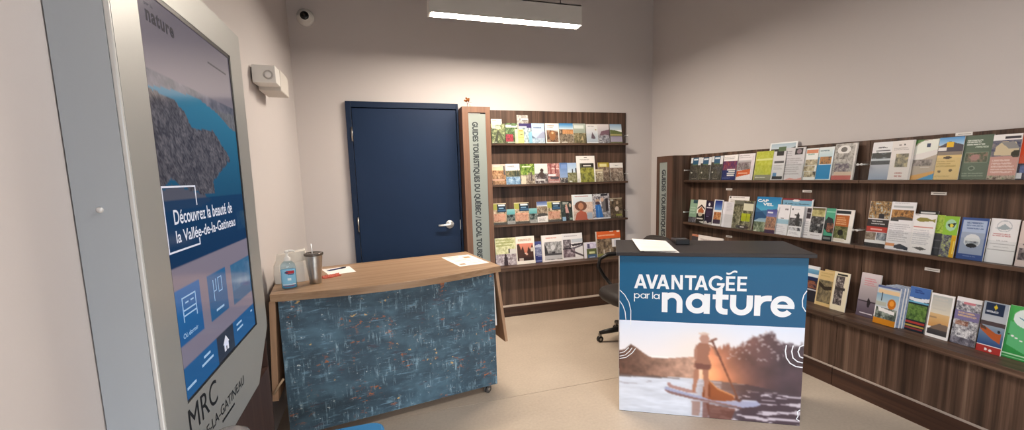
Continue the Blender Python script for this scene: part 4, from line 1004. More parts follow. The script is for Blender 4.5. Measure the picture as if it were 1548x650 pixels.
TABLE = [
    ('B1', 1.1621, 0.1122, 0.2499, 0, 0.004, 'card', 'white card poking up behind a dark green brochure on top shelf, back rack',
     [F('f4f1e2'),R(.1,.07,.5,.1,'9a9a80')]),
    ('B1', 1.1707, 0.1429, 0.202, 1, 0.006, 'brochure', 'dark green brochure with spreading tree trunks, beside the pillar on top shelf, back rack',
     [N(0,0,1,1,'2f3a22','6f7a50','b9bf8e',5),R(0,0,.3,.22,'dfe2a0'),T(.1,.02,.85,.3,'f2f2d8',3),P([(.15,1),(.45,.35),(.55,.35),(.4,1)],'3a3f2a'),P([(.6,.4),(.95,.9),(.85,1),(.5,.4)],'4a4c33'),T(.05,.93,.5,.99,'eef0da',1)]),
    ('B1', 1.3178, 0.1324, 0.2092, 0, 0.006, 'brochure', 'forest green brochure with white title strip and red lower corner on top shelf, back rack',
     [N(0,0,1,1,'1f2a1c','4d6a3c','8fa878',5),R(.05,.1,.95,.22,'f0f3e6'),R(.5,.09,.9,.13,'3f6030'),N(0,.55,.6,.9,'7c1d2a','b8364a','3a2428',3),T(.1,.92,.8,.98,'d8d8d0',1)]),
    ('B1', 1.4463, 0.1246, 0.2959, 0, 0.004, 'card', 'small grey picture card standing tallest behind purple brochure on top shelf, back rack',
     [N(0,0,1,1,'6a625c','a39c96','d9d6d0',4),R(.35,.12,1,.2,'e9e8e4'),R(.4,.18,.95,.2,'3a3a3a')]),
    ('B1', 1.4658, 0.1385, 0.2077, 1, 0.006, 'brochure', 'brochure with purple title band above white waterfalls on top shelf, back rack',
     [N(0,0,1,1,'5a6a70','a9bcc4','f2f6f8',4),R(0,0,1,.24,'3a2f66'),R(0,.16,.6,.22,'efeef8'),P([(.7,.5),(1,.4),(1,1),(.75,1)],'8cc0d8')]),
    ('B1', 1.3942, 0.0966, 0.1451, 2, 0.004, 'leaflet', 'narrow pale yellow leaflet in front of two brochures on top shelf, back rack',
     [F('e6d98a'),R(.5,.08,.9,.16,'a8924a'),R(.6,.35,.85,.42,'6a5a30'),R(.4,.55,1,.62,'c9b65e'),N(0,0,.35,1,'e9e2a8','f3edc4','cfc57c',4)]),
    ('B1', 1.6108, 0.1444, 0.2107, 0, 0.006, 'brochure', 'pale sky-blue brochure with a diagonal mountain ridge on top shelf, back rack',
     [G(0,1,'b5d0ea','c9cfe2'),T(.15,.2,.9,.28,'5a6a94',1),P([(.3,.75),(.85,.4),(1,.45),(1,.75)],'a9adc8'),P([(0,.6),(.4,.8),(0,.85)],'6d7f98'),N(0,.75,1,1,'8fa6bf','b9c8d8','dfe6ee',4)]),
    ('B1', 1.7658, 0.1539, 0.2113, 1, 0.006, 'brochure', 'white brochure with framed brown photo of a person on top shelf, back rack',
     [F('f3eee8'),T(.15,.1,.7,.28,'a59a90',2),N(.1,.34,.92,.95,'3a2a22','80604c','b79a80',4),E(.5,.62,.22,.24,'a06a3e'),E(.52,.48,.08,.06,'d8b890'),P([(.1,.34),(.92,.34),(.92,.42),(.5,.36)],'c9c4bc')]),
    ('B1', 1.9339, 0.1676, 0.2146, 0, 0.006, 'brochure', 'brochure with bright blue sky above a crowded village on top shelf, back rack',
     [N(0,.3,1,1,'3a3029','80705f','c4b6a2',6),G(0,.3,'2f80c0','d6e2ea'),N(.25,.32,1,.55,'b07a4c','d8a070','8a5c3a',3),R(.15,.92,.55,.97,'ece6dc')]),
    ('B1', 2.086, 0.1461, 0.213, 1, 0.006, 'brochure', 'grey-green landscape brochure with a white title box on top shelf, back rack',
     [G(0,.5,'b9c4bc','9aa394'),R(.08,.1,.85,.26,'dde3dd'),N(0,.5,1,1,'47452f','7d7352','b9a888',5),P([(.55,.85),(.7,.62),(.8,.85)],'c9b088')]),
    ('B1', 2.2424, 0.1412, 0.2088, 0, 0.006, 'brochure', 'white and icy blue brochure with a small dark sailboat on top shelf, back rack',
     [G(0,1,'ece8e6','b9c6d6'),T(.15,.1,.7,.17,'8a8a94',1),P([(.38,.75),(.5,.42),(.75,.7),(.72,.78)],'6a5a66'),R(.75,.27,.88,.33,'b09a66'),R(0,.94,1,1,'e9eef2')]),
    ('B1', 2.3773, 0.1393, 0.2091, 1, 0.006, 'brochure', 'brochure with a mauve rock cliff over pale water on top shelf, back rack',
     [G(0,1,'e4dcdc','9a96a4'),P([(.3,.38),(1,.28),(1,.6),(.55,.55),(0,.85),(.1,.65)],'7a5c68'),N(0,.6,1,1,'4a4a50','8d8a94','d6d6dc',4),R(.1,.9,.3,.95,'f0f0f0')]),
    ('B1', 2.538, 0.1474, 0.2122, 0, 0.006, 'brochure', 'brochure with green hill above lilac water, last on top shelf, back rack',
     [G(0,.32,'8fb0cc','d3dfe6'),P([(0,.3),(.4,.32),(1,.42),(1,.55),(0,.55)],'5f6a3e'),R(0,.53,1,.6,'b0a468'),R(0,.6,1,.65,'4a4a34'),G(.65,.92,'a49ab0','b5acc0'),R(0,.92,1,1,'6a7048')]),
    ('B2', 1.1666, 0.1439, 0.2133, 0, 0.006, 'brochure', 'tan landscape brochure with rusty hills, beside the pillar on second shelf, back rack',
     [G(0,.3,'c9b9b0','ecd0a4'),N(0,.3,1,1,'5a4030','a87a54','d8b690',5),T(.1,.08,.6,.14,'f4ece4',1),R(.85,.1,.95,.5,'4a5058'),R(0,.72,.9,.8,'d8a890')]),
    ('B2', 1.3161, 0.153, 0.214, 1, 0.006, 'brochure', 'brochure with white sky, pines and blue lake on second shelf, back rack',
     [G(0,.3,'eef2f6','f2ece0'),T(.15,.1,.75,.2,'5a626a',2),N(0,.33,1,.62,'3a4030','6a6a50','a88a6a',6),P([(.6,.6),(.68,.3),(.76,.6)],'2f3c34'),P([(.75,.6),(.84,.25),(.95,.6)],'34403a'),N(0,.62,1,1,'4a6a8c','8fb0d0','d0dfea',5)]),
    ('B2', 1.4808, 0.1552, 0.2117, 0, 0.006, 'brochure', 'leafy green brochure with people walking a pale path on second shelf, back rack',
     [N(0,0,1,.6,'2a4020','6a8a38','b5c06a',5),R(.15,.12,.75,.18,'e6edc0'),N(0,.55,1,1,'5a4c40','a59484','d9ccba',5),P([(0,1),(.1,.6),(.4,.62),(.35,1)],'ddd2bc'),R(.55,.45,.65,.85,'8a7a72'),R(.7,.42,.82,.85,'5c5254')]),
    ('B2', 1.6325, 0.1459, 0.2117, 1, 0.006, 'brochure', 'brochure with dark figure bending against pale sea on second shelf, back rack',
     [G(0,.5,'e6e0dc','c6d3d0'),N(0,.5,1,1,'2a2426','7a7072','e4dcdc',5),E(.55,.35,.12,.1,'3a2a28'),P([(.3,.5),(.55,.35),(.7,.5),(.6,.75),(.4,.7)],'4a3c3a'),R(.1,.78,.75,.85,'e9e4e2')]),
    ('B2', 1.7788, 0.1382, 0.214, 0, 0.006, 'brochure', 'rose pink brochure with a wooden arch shape on second shelf, back rack',
     [N(0,0,1,1,'6a4446','b07a78','dab2a8',4),R(.2,.25,.95,.3,'e9c4bc'),R(.25,.05,.35,.6,'8c4a48'),R(.6,.1,.7,.5,'7c3e40'),R(.05,.55,.65,.65,'e4e6ea'),R(.2,.68,.9,.8,'4a4650'),R(.1,.9,.9,.95,'c9b8b4')]),
    ('B2', 1.8919, 0.091, 0.2177, 1, 0.006, 'brochure', 'narrow steel-blue leaflet with dark foot on second shelf, back rack',
     [G(0,.75,'5a78aa','9ab2da'),N(0,.75,1,1,'2a2a30','6a6260','dcd8d0',3),R(.2,.1,.9,.3,'7d9acc')]),
    ('B2', 1.9993, 0.1303, 0.2164, 0, 0.006, 'brochure', 'pale blue sky brochure with ruins and cypress silhouettes on second shelf, back rack',
     [G(0,.5,'a0bce0','cfdde8'),N(.05,.5,.95,1,'5a5638','8a8660','b5b090',5),R(.48,.32,.56,.5,'2a303a'),R(.78,.28,.88,.5,'2c323c'),R(.2,.9,.45,.96,'e6e6e0')]),
    ('B2', 2.1566, 0.2231, 0.2878, 2, 0.008, 'holder', 'tall white display folder holding a yellow-green leaflet on second shelf, back rack',
     [F('f1ece8'),R(.42,.05,.58,.08,'4a4646'),T(.2,.13,.85,.19,'b0aaa6',1),R(.18,.28,.92,1,'5a5a4c'),R(.28,.29,.92,.42,'24221c'),R(.36,.35,.78,.4,'e6e4d8'),N(.18,.45,.92,1,'4c4a2c','8a8a3a','bdbb62',4),R(.02,.86,.15,.97,'d9d4cf')]),
    ('B2', 2.3841, 0.1367, 0.2135, 0, 0.006, 'brochure', 'brochure with mustard yellow band and brown photo on second shelf, back rack',
     [N(0,.2,1,1,'4a3a30','7d6858','b5a594',5),R(0,0,1,.25,'b09a30'),R(.15,.08,.8,.22,'e2d9a0')]),
    ('B2', 2.3201, 0.1002, 0.1386, 1, 0.004, 'leaflet', 'small beige leaflet leaning beside the tall white folder on second shelf, back rack',
     [F('b9a88c'),R(0,0,1,.14,'d6c9a4'),N(0,.15,1,1,'6a5c50','a8987c','d8ccb4',4),R(.3,.2,.9,.28,'e4dcc8')]),
    ('B2', 2.5412, 0.1653, 0.2077, 1, 0.006, 'brochure', 'brochure with white top and busy brown street photo, last on second shelf, back rack',
     [N(0,.26,1,1,'4a403a','8d7a6c','c6b8aa',7),R(0,0,1,.28,'ece9e6'),P([(.25,.12),(.5,.18),(.75,.12),(.5,.15)],'8a8a90')]),
    ('B3', 1.1629, 0.1452, 0.2246, 0, 0.008, 'guidebook', 'beige guidebook with navy title block, nearest the pillar on third shelf, back rack',
     [N(0,0,1,1,'6a6040','b8a48c','e0cdb4',4),R(0,0,.35,.3,'a8a850'),N(.05,.5,.9,.85,'a8705a','d8a890','c98a70',3),R(.33,.05,.97,.42,'14283c'),R(.42,.07,.9,.15,'dfe8ee'),R(.45,.22,.8,.26,'8ab0cc'),R(.4,.3,.95,.38,'3a6080'),R(0,.9,1,1,'5a5450'),R(0,0,1,.03,'e8dcb8')]),
    ('B3', 1.2834, 0.09, 0.1581, 1, 0.004, 'leaflet', 'small teal leaflet between the first two beige guidebooks on third shelf, back rack',
     [N(0,.3,1,1,'1e2a2a','5a6460','a8a8a4',4),G(0,.35,'8fc4c4','5aa0a4'),P([(.3,.45),(.5,.35),(.75,.45),(.5,.55)],'202c2a'),R(.1,.78,.95,1,'b0aeac'),T(.2,.82,.85,.95,'74726f',2)]),
    ('B3', 1.407, 0.1625, 0.2224, 0, 0.008, 'guidebook', 'beige guidebook with navy block, between two teal leaflets on third shelf, back rack',
     [N(0,0,1,1,'6a6040','b8a48c','e0cdb4',4),R(0,0,.35,.3,'a8a850'),N(.05,.5,.9,.85,'a8705a','d8a890','c98a70',3),R(.33,.05,.97,.42,'14283c'),R(.42,.07,.9,.15,'dfe8ee'),R(.45,.22,.8,.26,'8ab0cc'),R(.4,.3,.95,.38,'3a6080'),R(0,.9,1,1,'5a5450'),R(0,0,1,.03,'e8dcb8')]),
    ('B3', 1.5315, 0.09, 0.1562, 1, 0.004, 'leaflet', 'small teal leaflet right of the middle beige guidebook on third shelf, back rack',
     [N(0,.3,1,1,'1e2a2a','5a6460','a8a8a4',4),G(0,.35,'8fc4c4','5aa0a4'),P([(.3,.45),(.5,.35),(.75,.45),(.5,.55)],'202c2a'),R(.1,.78,.95,1,'b0aeac'),T(.2,.82,.85,.95,'74726f',2)]),
    ('B3', 1.6401, 0.1218, 0.2239, 0, 0.008, 'brochure', 'slim brochure with blue sky, brown hut and white lower third on third shelf, back rack',
     [N(0,.2,1,.6,'4a4034','8a7a66','b5a594',4),G(0,.2,'4a5c94','9aaccc'),R(0,.2,1,.24,'e6e8ec'),R(0,.6,1,1,'efe9e6'),P([(0,.62),(.5,.55),(1,.6),(1,.68),(0,.74)],'4a4644'),T(.15,.78,.85,.95,'b0a8a4',3)]),
    ('B3', 1.7748, 0.1546, 0.2201, 1, 0.008, 'guidebook', 'beige guidebook with navy title block, third and rightmost on third shelf, back rack',
     [N(0,0,1,1,'6a6040','b8a48c','e0cdb4',4),R(0,0,.35,.3,'a8a850'),N(.05,.5,.9,.85,'a8705a','d8a890','c98a70',3),R(.33,.05,.97,.42,'14283c'),R(.42,.07,.9,.15,'dfe8ee'),R(.45,.22,.8,.26,'8ab0cc'),R(.4,.3,.95,.38,'3a6080'),R(0,.9,1,1,'5a5450'),R(0,0,1,.03,'e8dcb8')]),
    ('B3', 1.9286, 0.1563, 0.2147, 0, 0.008, 'brochure', 'black brochure with a person in pale pink dancing on third shelf, back rack',
     [N(0,0,1,1,'15191a','2e3a38','58625c',5),T(.2,.05,.7,.18,'dfe0d4',2),P([(.38,.3),(.55,.28),(.65,.6),(.4,.65)],'c89a94'),E(.47,.24,.07,.07,'c9a08a'),E(.75,.22,.08,.1,'b9a494'),R(.15,.8,.4,1,'9ab8d4'),R(.7,.85,.95,.95,'a0b0a0'),P([(.4,.6),(.6,.6),(.6,1),(.45,1)],'2a1e22')]),
    ('B3', 2.1105, 0.248, 0.283, 2, 0.008, 'magazine', 'large pale magazine with portrait of a curly-haired person in coral on third shelf, back rack',
     [G(0,.4,'dfe6ea','c9d3da'),N(.6,.3,1,1,'c0a494','dcc6b8','a89080',4),N(0,.4,.6,1,'c8b0a4','d8c4b8','b09484',4),E(.42,.45,.29,.19,'6a4638'),E(.42,.46,.13,.13,'b07c60'),P([(.1,1),(.2,.72),(.4,.62),(.65,.7),(.75,1)],'b5604c'),T(.15,.06,.9,.14,'b98f90',1),R(0,0,.06,1,'e6e4e0'),R(.7,.72,.95,.95,'a9b4c4')]),
    ('B3', 2.3484, 0.2159, 0.2843, 1, 0.008, 'magazine', 'large magazine with two people, one in a bright blue skirt on third shelf, back rack',
     [N(0,0,1,1,'4a4850','a8a4a8','dedce0',5),R(0,.02,.9,.1,'2c2c34'),T(.05,.03,.5,.17,'f2f2f4',1),E(.3,.28,.13,.06,'b59a84'),E(.3,.38,.14,.07,'4a3a44'),P([(.15,.45),(.45,.43),(.6,1),(.18,1)],'2f6cb4'),R(.3,.5,.36,1,'4f8acc'),P([(.5,.3),(.8,.2),(.85,.75),(.6,.75)],'6a6668'),E(.57,.25,.09,.08,'c9a894'),R(.75,.2,.9,.7,'322a30'),R(0,.95,1,1,'e4e2e6')]),
    ('B3', 2.5414, 0.1618, 0.2276, 0, 0.008, 'brochure', 'dark brown woodland brochure with a crouching pale figure, last on third shelf, back rack',
     [N(0,0,1,1,'2a221c','5c4e3e','8d7a62',5),R(0,0,1,.05,'b0a690'),R(.1,.08,.3,.16,'b5b0a4'),E(.55,.55,.15,.12,'cdbcae'),E(.6,.25,.1,.08,'a8947c'),R(.45,.8,.9,.9,'8a8c40')]),
    ('BL', 1.2054, 0.227, 0.2896, 1, 0.02, 'magazine', 'thick pale green magazine with cyclist photo, beside the pillar on bottom ledge, back rack',
     [N(0,0,1,.6,'b5b884','dcdcae','f0eed2',5),T(.05,.06,.9,.35,'a0a666',3),N(0,.58,1,1,'6a5c62','b0a4aa','dcd6da',7),R(.62,.4,.72,.55,'2c2a28'),R(.68,.42,1,.6,'d9d6d2'),E(.47,.65,.05,.07,'3c2a2c'),P([(.4,.7),(.55,.7),(.58,1),(.38,1)],'3a2c32')]),
    ('BL', 1.42, 0.207, 0.2943, 2, 0.02, 'magazine', 'white-bordered magazine with orange sky over dark pines on bottom ledge, back rack',
     [F('f4eee4'),T(.12,.1,.88,.24,'cfae98',1),G(.26,.6,'e8927c','c87860',.06,.92),P([(.06,.88),(.06,.3),(.16,.26),(.26,.5),(.36,.35),(.45,.62),(.55,.66),(.65,.38),(.75,.5),(.86,.3),(.92,.5),(.92,.88)],'4a322c'),R(.06,.76,.92,.88,'3a2826'),R(.14,.78,.36,.87,'c9b9b0'),E(.55,.65,.06,.04,'d8a894'),R(.78,.42,.95,.56,'d9d0c4')]),
    ('BL', 1.5856, 0.11, 0.2266, 1, 0.008, 'leaflet', 'narrow blue leaflet with pale bridge, between two magazines on bottom ledge, back rack',
     [G(0,1,'4a5490','2f3a78'),E(.45,.25,.4,.1,'c4cce0'),N(0,.28,.9,.6,'5a6084','8a90b0','b0b6cc',4),R(.1,.62,.95,.66,'c9cede'),R(.3,.7,.7,.72,'aab0cc'),R(0,.9,1,.94,'8088b0')]),
    ('BL', 1.7271, 0.2384, 0.2884, 2, 0.02, 'magazine', 'white magazine with grey winter photo and faint red title on bottom ledge, back rack',
     [F('f2eeec'),T(.2,.1,.8,.18,'e0a494',1),N(.12,.27,.95,.93,'5a5a5c','9a9a9c','d4d4d6',5),P([(.12,.7),(.12,.3),(.25,.55),(.3,.75)],'3a3a3e'),E(.52,.48,.1,.1,'d9d9dc'),R(.47,.62,.62,.85,'3c3a40'),R(.12,.7,.95,.76,'4a4a4e'),R(.12,.76,.95,.9,'c4c4c8')]),
    ('BL', 1.9721, 0.2464, 0.2892, 1, 0.02, 'magazine', 'black and white collage magazine with racing stripes on bottom ledge, back rack',
     [F('eceaec'),T(.12,.08,.85,.16,'b9b4ba',1),R(.06,.24,.42,.55,'4a4248'),N(.06,.24,.42,.55,'2c262c','6a6268','c0bac0',4),R(.45,.22,1,.36,'c6ccd6'),P([(.42,.42),(1,.38),(1,.45),(.5,.5)],'3a343c'),P([(.45,.55),(1,.45),(1,.5),(.5,.62)],'6a636c'),R(.03,.56,.45,.6,'2a262c'),N(.04,.6,.6,.9,'4a3c44','80707a','c0b4bc',4),P([(.4,.62),(1,.85),(1,.92),(.4,.7)],'5a5058'),R(.05,.9,.95,.93,'dcd8dc')]),
    ('BL', 2.1823, 0.1517, 0.1776, 2, 0.012, 'brochure', 'small brochure with lilac top and olive green lower half on bottom ledge, back rack',
     [F('e9e6f0'),N(.25,.05,1,.42,'b0a8c8','cfc8e0','e4e0f0',3),R(.28,.12,.48,.38,'5c5a78'),R(.22,.42,1,1,'5f6840'),R(.4,.58,.85,.72,'d4d8a8'),R(.28,.78,1,1,'4a6488'),R(.4,.9,.85,.95,'cfd8e4')]),
    ('BL', 2.4197, 0.3019, 0.2865, 1, 0.03, 'magazine', 'thick magazine with orange top band and white corner tag on bottom ledge, back rack',
     [N(0,.25,1,1,'3c3028','7a6a58','a8957c',6),R(0,0,1,.3,'d8622c'),T(.06,.14,.88,.25,'f0b894',1),R(.55,0,.7,.04,'f0d8c4'),R(.85,0,.97,.07,'f2e0d0'),R(.62,.32,.98,.64,'ece9ea'),R(.72,.36,.92,.6,'cfcfda'),R(0,.88,.6,1,'8a8c4c'),R(.25,.72,.31,.9,'c4bcb0'),R(.5,.7,.56,.9,'c0b8ac')]),
    ('R1', 3.5973, 0.1422, 0.2213, 0, 0.006, 'brochure', 'dark brochure with blue and white header, first of three alike on top shelf, right rack',
     [N(0,.25,1,1,'2c2a28','46423c','6c665c',7),R(.0,0,.22,.24,'e2e4e6'),R(.75,0,1,.34,'dfe1e4'),R(.22,0,.76,.3,'2f5878'),R(.3,.05,.7,.12,'dfe8f0'),R(.25,.3,.7,.34,'5a7450'),R(.15,.64,.28,.7,'d4d0c8'),T(.3,.92,.8,.97,'a8a298',1)]),
    ('R1', 3.4429, 0.1383, 0.2176, 1, 0.006, 'brochure', 'dark brochure with blue and white header, middle of three alike on top shelf, right rack',
     [N(0,.25,1,1,'2c2a28','46423c','6c665c',7),R(.0,0,.22,.24,'e2e4e6'),R(.75,0,1,.34,'dfe1e4'),R(.22,0,.76,.3,'2f5878'),R(.3,.05,.7,.12,'dfe8f0'),R(.25,.3,.7,.34,'5a7450'),R(.15,.64,.28,.7,'d4d0c8'),T(.3,.92,.8,.97,'a8a298',1)]),
    ('R1', 3.3085, 0.1448, 0.2219, 0, 0.006, 'brochure', 'dark brochure with blue and white header, last of three alike on top shelf, right rack',
     [N(0,.25,1,1,'2c2a28','46423c','6c665c',7),R(.0,0,.22,.24,'e2e4e6'),R(.75,0,1,.34,'dfe1e4'),R(.22,0,.76,.3,'2f5878'),R(.3,.05,.7,.12,'dfe8f0'),R(.25,.3,.7,.34,'5a7450'),R(.15,.64,.28,.7,'d4d0c8'),T(.3,.92,.8,.97,'a8a298',1)]),
    ('R1', 3.1355, 0.1622, 0.2241, 1, 0.006, 'brochure', 'brochure with white top, plum sky and navy lower half on top shelf, right rack',
     [F('1c2c66'),R(0,0,1,.24,'f1eeee'),T(.05,.08,.95,.2,'b5b0b4',2),N(0,.24,1,.6,'3a2454','6a3058','a85a3a',3),R(.35,.56,.9,.61,'f0ece8'),R(.45,.64,.9,.68,'f0ece8'),R(.36,.71,.9,.75,'f0ece8'),R(.38,.78,.88,.83,'f0ece8'),T(.05,.9,.8,.95,'7a86b0',1)]),
    ('R1', 2.9706, 0.1798, 0.225, 0, 0.006, 'brochure', 'white brochure with grey photo above an orange wedge on top shelf, right rack',
     [F('ece6ea'),T(.1,.06,.9,.2,'b0a8ae',2),N(.05,.3,.82,.62,'5c5054','8c8084','c4bcc0',5),G(.24,.34,'d9d4d8','9c9498',.05,.82),P([(.03,.66),(.82,.58),(.82,.78),(.03,.88)],'d8602c'),R(.12,.71,.68,.75,'f4c4a4'),R(.84,.1,.96,.95,'e0d4dc')]),
    ('R1', 2.7777, 0.166, 0.2339, 1, 0.006, 'brochure', 'bright lime green brochure with grey base on top shelf, right rack',
     [N(0,0,1,1,'a8b030','b9c040','c8cc62',6),R(.05,.26,1,.33,'d6da90'),R(0,.82,1,1,'8a8a78'),T(.1,.9,.75,.95,'e2e2d4',1),R(0,0,.06,1,'c0c068')]),
    ('R1', 2.6281, 0.2431, 0.2948, 0, 0.004, 'display board', 'white-bordered landscape board standing tallest, behind the text leaflets on top shelf, right rack',
     [F('f0f2f4'),G(.04,.2,'a8c0d0','cfdbe2',.06,.94),R(.06,.18,.35,.3,'3a3a34'),R(.35,.12,.62,.24,'5a6e50'),P([(.62,.2),(.94,.14),(.94,.24),(.62,.24)],'2e3c3c'),R(.35,.24,.62,.36,'b9c49a'),R(.06,.3,.94,1,'d8dad6')]),
    ('R1', 2.6301, 0.1097, 0.2246, 2, 0.004, 'leaflet', 'grey-white leaflet with black picture corners and blue shape on top shelf, right rack',
     [F('d6d6da'),R(.25,0,.82,.16,'2c2c2c'),R(.15,.34,.9,.42,'5a5a5c'),T(.15,.48,.9,.66,'b0b0b4',3),R(.15,.74,.45,.9,'5c88b4'),R(.12,.86,.92,.97,'2c3034')]),
    ('R1', 2.5072, 0.1637, 0.2442, 1, 0.005, 'leaflet', 'grey text leaflet with black cogwheel picture in its corner on top shelf, right rack',
     [F('cfced3'),R(.5,.04,.88,.22,'2a2629'),E(.7,.13,.12,.07,'8c7c84'),T(.05,.1,.45,.28,'a09ea4',3),T(.05,.32,.92,.85,'a8a6ac',8),P([(.1,1),(.4,.93),(.7,.97),(1,.92),(1,1)],'d49a94')]),
    ('R1', 2.3781, 0.1007, 0.2292, 0, 0.006, 'brochure', 'white brochure with salmon strip and three sandy pictures on top shelf, right rack',
     [F('e9ecec'),R(.1,.05,.95,.16,'d98a66'),T(.2,.18,.9,.24,'7aa89a',1),N(.1,.36,.98,.54,'5c5448','b0a488','dcd4bc',3),N(.05,.56,.85,.72,'7a6c54','c0b494','e0d8c0',3),N(.1,.74,.98,.9,'3a3a36','a89c80','dcd4bc',3)]),
    ('R1', 2.2629, 0.1088, 0.23, 1, 0.006, 'brochure', 'brochure with pale top, small orange photo and bright blue base on top shelf, right rack',
     [G(0,.3,'e6ecee','bcd6de'),T(.1,.1,.8,.16,'7a949c',1),N(.15,.3,.88,.52,'3c3a34','c08040','7a6a50',4),R(0,.54,.9,.97,'1a86c0'),R(.9,.1,1,1,'d4e6f2'),R(0,.97,1,1,'e9f2f6'),R(0,.3,.12,.54,'5a86a0')]),
    ('R1', 2.202, 0.03, 0.1881, 0, 0.006, 'leaflet', 'narrow violet sliver of a leaflet behind a grey brochure on top shelf, right rack',
     [N(0,0,1,1,'3a2c4c','6a4c5c','b5b4d0',3)]),
    ('R1', 2.1221, 0.1443, 0.2442, 2, 0.008, 'brochure', 'grey sketch brochure with white oval emblem and red foot on top shelf, right rack',
     [N(0,0,1,1,'7c7874','b0aca8','d0ccc8',6),E(.42,.18,.3,.12,'e4e2e0'),E(.42,.17,.14,.07,'5a5654'),N(.1,.28,.85,.42,'4a4644','8c8884','b9b5b0',4),N(.1,.55,.75,.8,'4a4054','8a8084','c9c4bc',5),R(.1,.78,.9,.9,'d0b8a4'),R(0,.88,.9,1,'b9605a'),R(.9,.03,.97,1,'d8d4d2')]),
    ('R1', 1.9141, 0.111, 0.2353, 0, 0.006, 'brochure', 'white brochure with dark tree line over blue-grey water on top shelf, right rack',
     [F('e2e2e6'),T(.3,.13,.75,.18,'3a3a40',1),R(.2,.22,.9,.25,'55555c'),N(.03,.28,.97,.48,'1c2226','3a4248','8a949c',4),P([(.03,.3),(.3,.27),(.6,.34),(.97,.28),(.97,.4),(.03,.42)],'22282a'),R(.03,.44,.97,.5,'bcc4cc'),R(.03,.5,.97,.6,'2c343c'),G(.6,1,'b9bcc8','8c9cb4')]),
    ('R1', 1.7946, 0.117, 0.2349, 1, 0.006, 'brochure', 'cream brochure with framed rock painting and faint red script on top shelf, right rack',
     [F('e2dcda'),R(.3,.1,.42,.13,'5a4a4a'),R(.52,.09,.58,.13,'3a3a3a'),T(.1,.18,.9,.26,'b0a8a8',2),N(.25,.34,.8,.68,'4c4a40','8a8470','c4b48c',4),T(.3,.8,.75,.96,'b5807c',2),R(.92,.02,.97,1,'c4bfc0')]),
    ('R1', 1.6849, 0.1151, 0.231, 0, 0.006, 'brochure', 'brochure with green corner, white swoosh and blue wave foot on top shelf, right rack',
     [F('b5a89a'),P([(0,0),(.5,0),(.1,.1),(0,.2)],'4a7a3c'),P([(0,.2),(.3,.05),(1,0),(1,.28),(0,.38)],'e9ece4'),R(.52,.1,.68,.2,'2a3a5c'),P([(0,.38),(1,.26),(1,.38),(.4,.5),(0,.54)],'e2dedc'),N(0,.5,.85,.66,'5a5450','8a807c','b0a6a0',5),P([(0,.9),(1,.78),(1,.86),(.3,1),(0,1)],'d8a45c'),P([(.3,1),(1,.84),(1,1)],'4a9ccc'),R(.4,.68,.75,.7,'e0dcd8')]),
    ('R1', 1.5656, 0.1085, 0.2331, 1, 0.006, 'brochure', 'tan brochure with blue sky header and yellow square on top shelf, right rack',
     [F('dcc084'),G(0,.2,'4a90d0','b5d2ea'),P([(0,.22),(.45,.1),(1,.2),(1,.38),(0,.36)],'4a4450'),R(.32,.12,.6,.24,'e6b820'),R(0,.24,.35,.32,'eae6e4'),R(0,.34,1,.42,'8a7c70'),E(.45,.48,.18,.03,'4a3c30'),T(.05,.55,.85,.72,'b89c60',3),E(.2,.8,.07,.03,'6a5a3c'),E(.65,.78,.07,.03,'6a5a3c'),T(.05,.9,.8,.96,'c4a870',1)]),
    ('R1', 1.4554, 0.1124, 0.2332, 0, 0.006, 'brochure', 'dark sage green brochure with white lettering and framed animal photo on top shelf, right rack',
     [F('5c6c5c'),T(.1,.1,.75,.24,'dfe4dc',3),T(.4,.25,.9,.31,'b9c4b4',1),R(.08,.38,.92,.62,'7c8a76'),N(.12,.4,.88,.6,'3c4a38','6a6a56','a87c74',4),E(.45,.5,.16,.07,'a8807a'),E(.4,.74,.12,.05,'8a9a88'),E(.4,.74,.08,.035,'4c5c4c'),T(.1,.84,.9,.95,'8a9a88',2)]),
    ('R1', 1.3426, 0.1046, 0.227, 1, 0.006, 'brochure', 'pink brochure with stone house photo and white header on top shelf, right rack',
     [F('c8968c'),R(0,0,1,.13,'eeeaea'),R(.42,.05,.95,.11,'34303a'),N(0,.13,1,.48,'3c4060','6a6a78','8c8484',4),P([(.12,.46),(.15,.28),(.35,.16),(.8,.18),(.95,.32),(.92,.48)],'cabb9c'),P([(.3,.18),(.75,.17),(.98,.32),(.6,.32)],'8c8a8a'),E(.88,.44,.18,.08,'3a382c'),T(.1,.56,.95,.88,'e6ccc6',5),N(0,.9,1,1,'4a3c34','c4b4a4','6a7a5c',4)]),
    ('R1', 1.2529, 0.0942, 0.2276, 0, 0.006, 'brochure', "orange-red brochure with navy lower third at the photo's right edge on top shelf, right rack",
     [F('cf4a22'),R(0,.66,1,1,'2a2c44'),N(.2,.7,1,.85,'3a4c80','5c70a8','2a3050',3),R(.05,.86,.3,.97,'e9e9ec')]),
    ('R2', 3.6112, 0.1069, 0.2279, 0, 0.005, 'leaflet', 'pale green leaflet with dark foot, beside the pillar on middle shelf, right rack',
     [F('8fae94'),R(.4,.02,.95,.16,'34505c'),T(.1,.32,.95,.66,'b4ccb8',3),N(0,.76,1,1,'2c2c30','5c5a60','a8a4b0',3)]),
    ('R2', 3.4887, 0.1124, 0.2335, 1, 0.005, 'leaflet', 'white leaflet with orange house emblem over black base on middle shelf, right rack',
     [F('efe8de'),P([(.05,.35),(.5,.2),(.95,.35),(.95,.42),(.5,.28),(.05,.42)],'3a2a24'),P([(.15,.45),(.5,.3),(.85,.45),(.85,.56),(.15,.56)],'b0643c'),R(0,.58,1,1,'2a2826'),E(.45,.62,.25,.08,'cfc4b0'),R(.1,.76,.85,.82,'dcd6cc'),P([(.4,.92),(.95,.88),(.95,.98)],'e6e2dc')]),
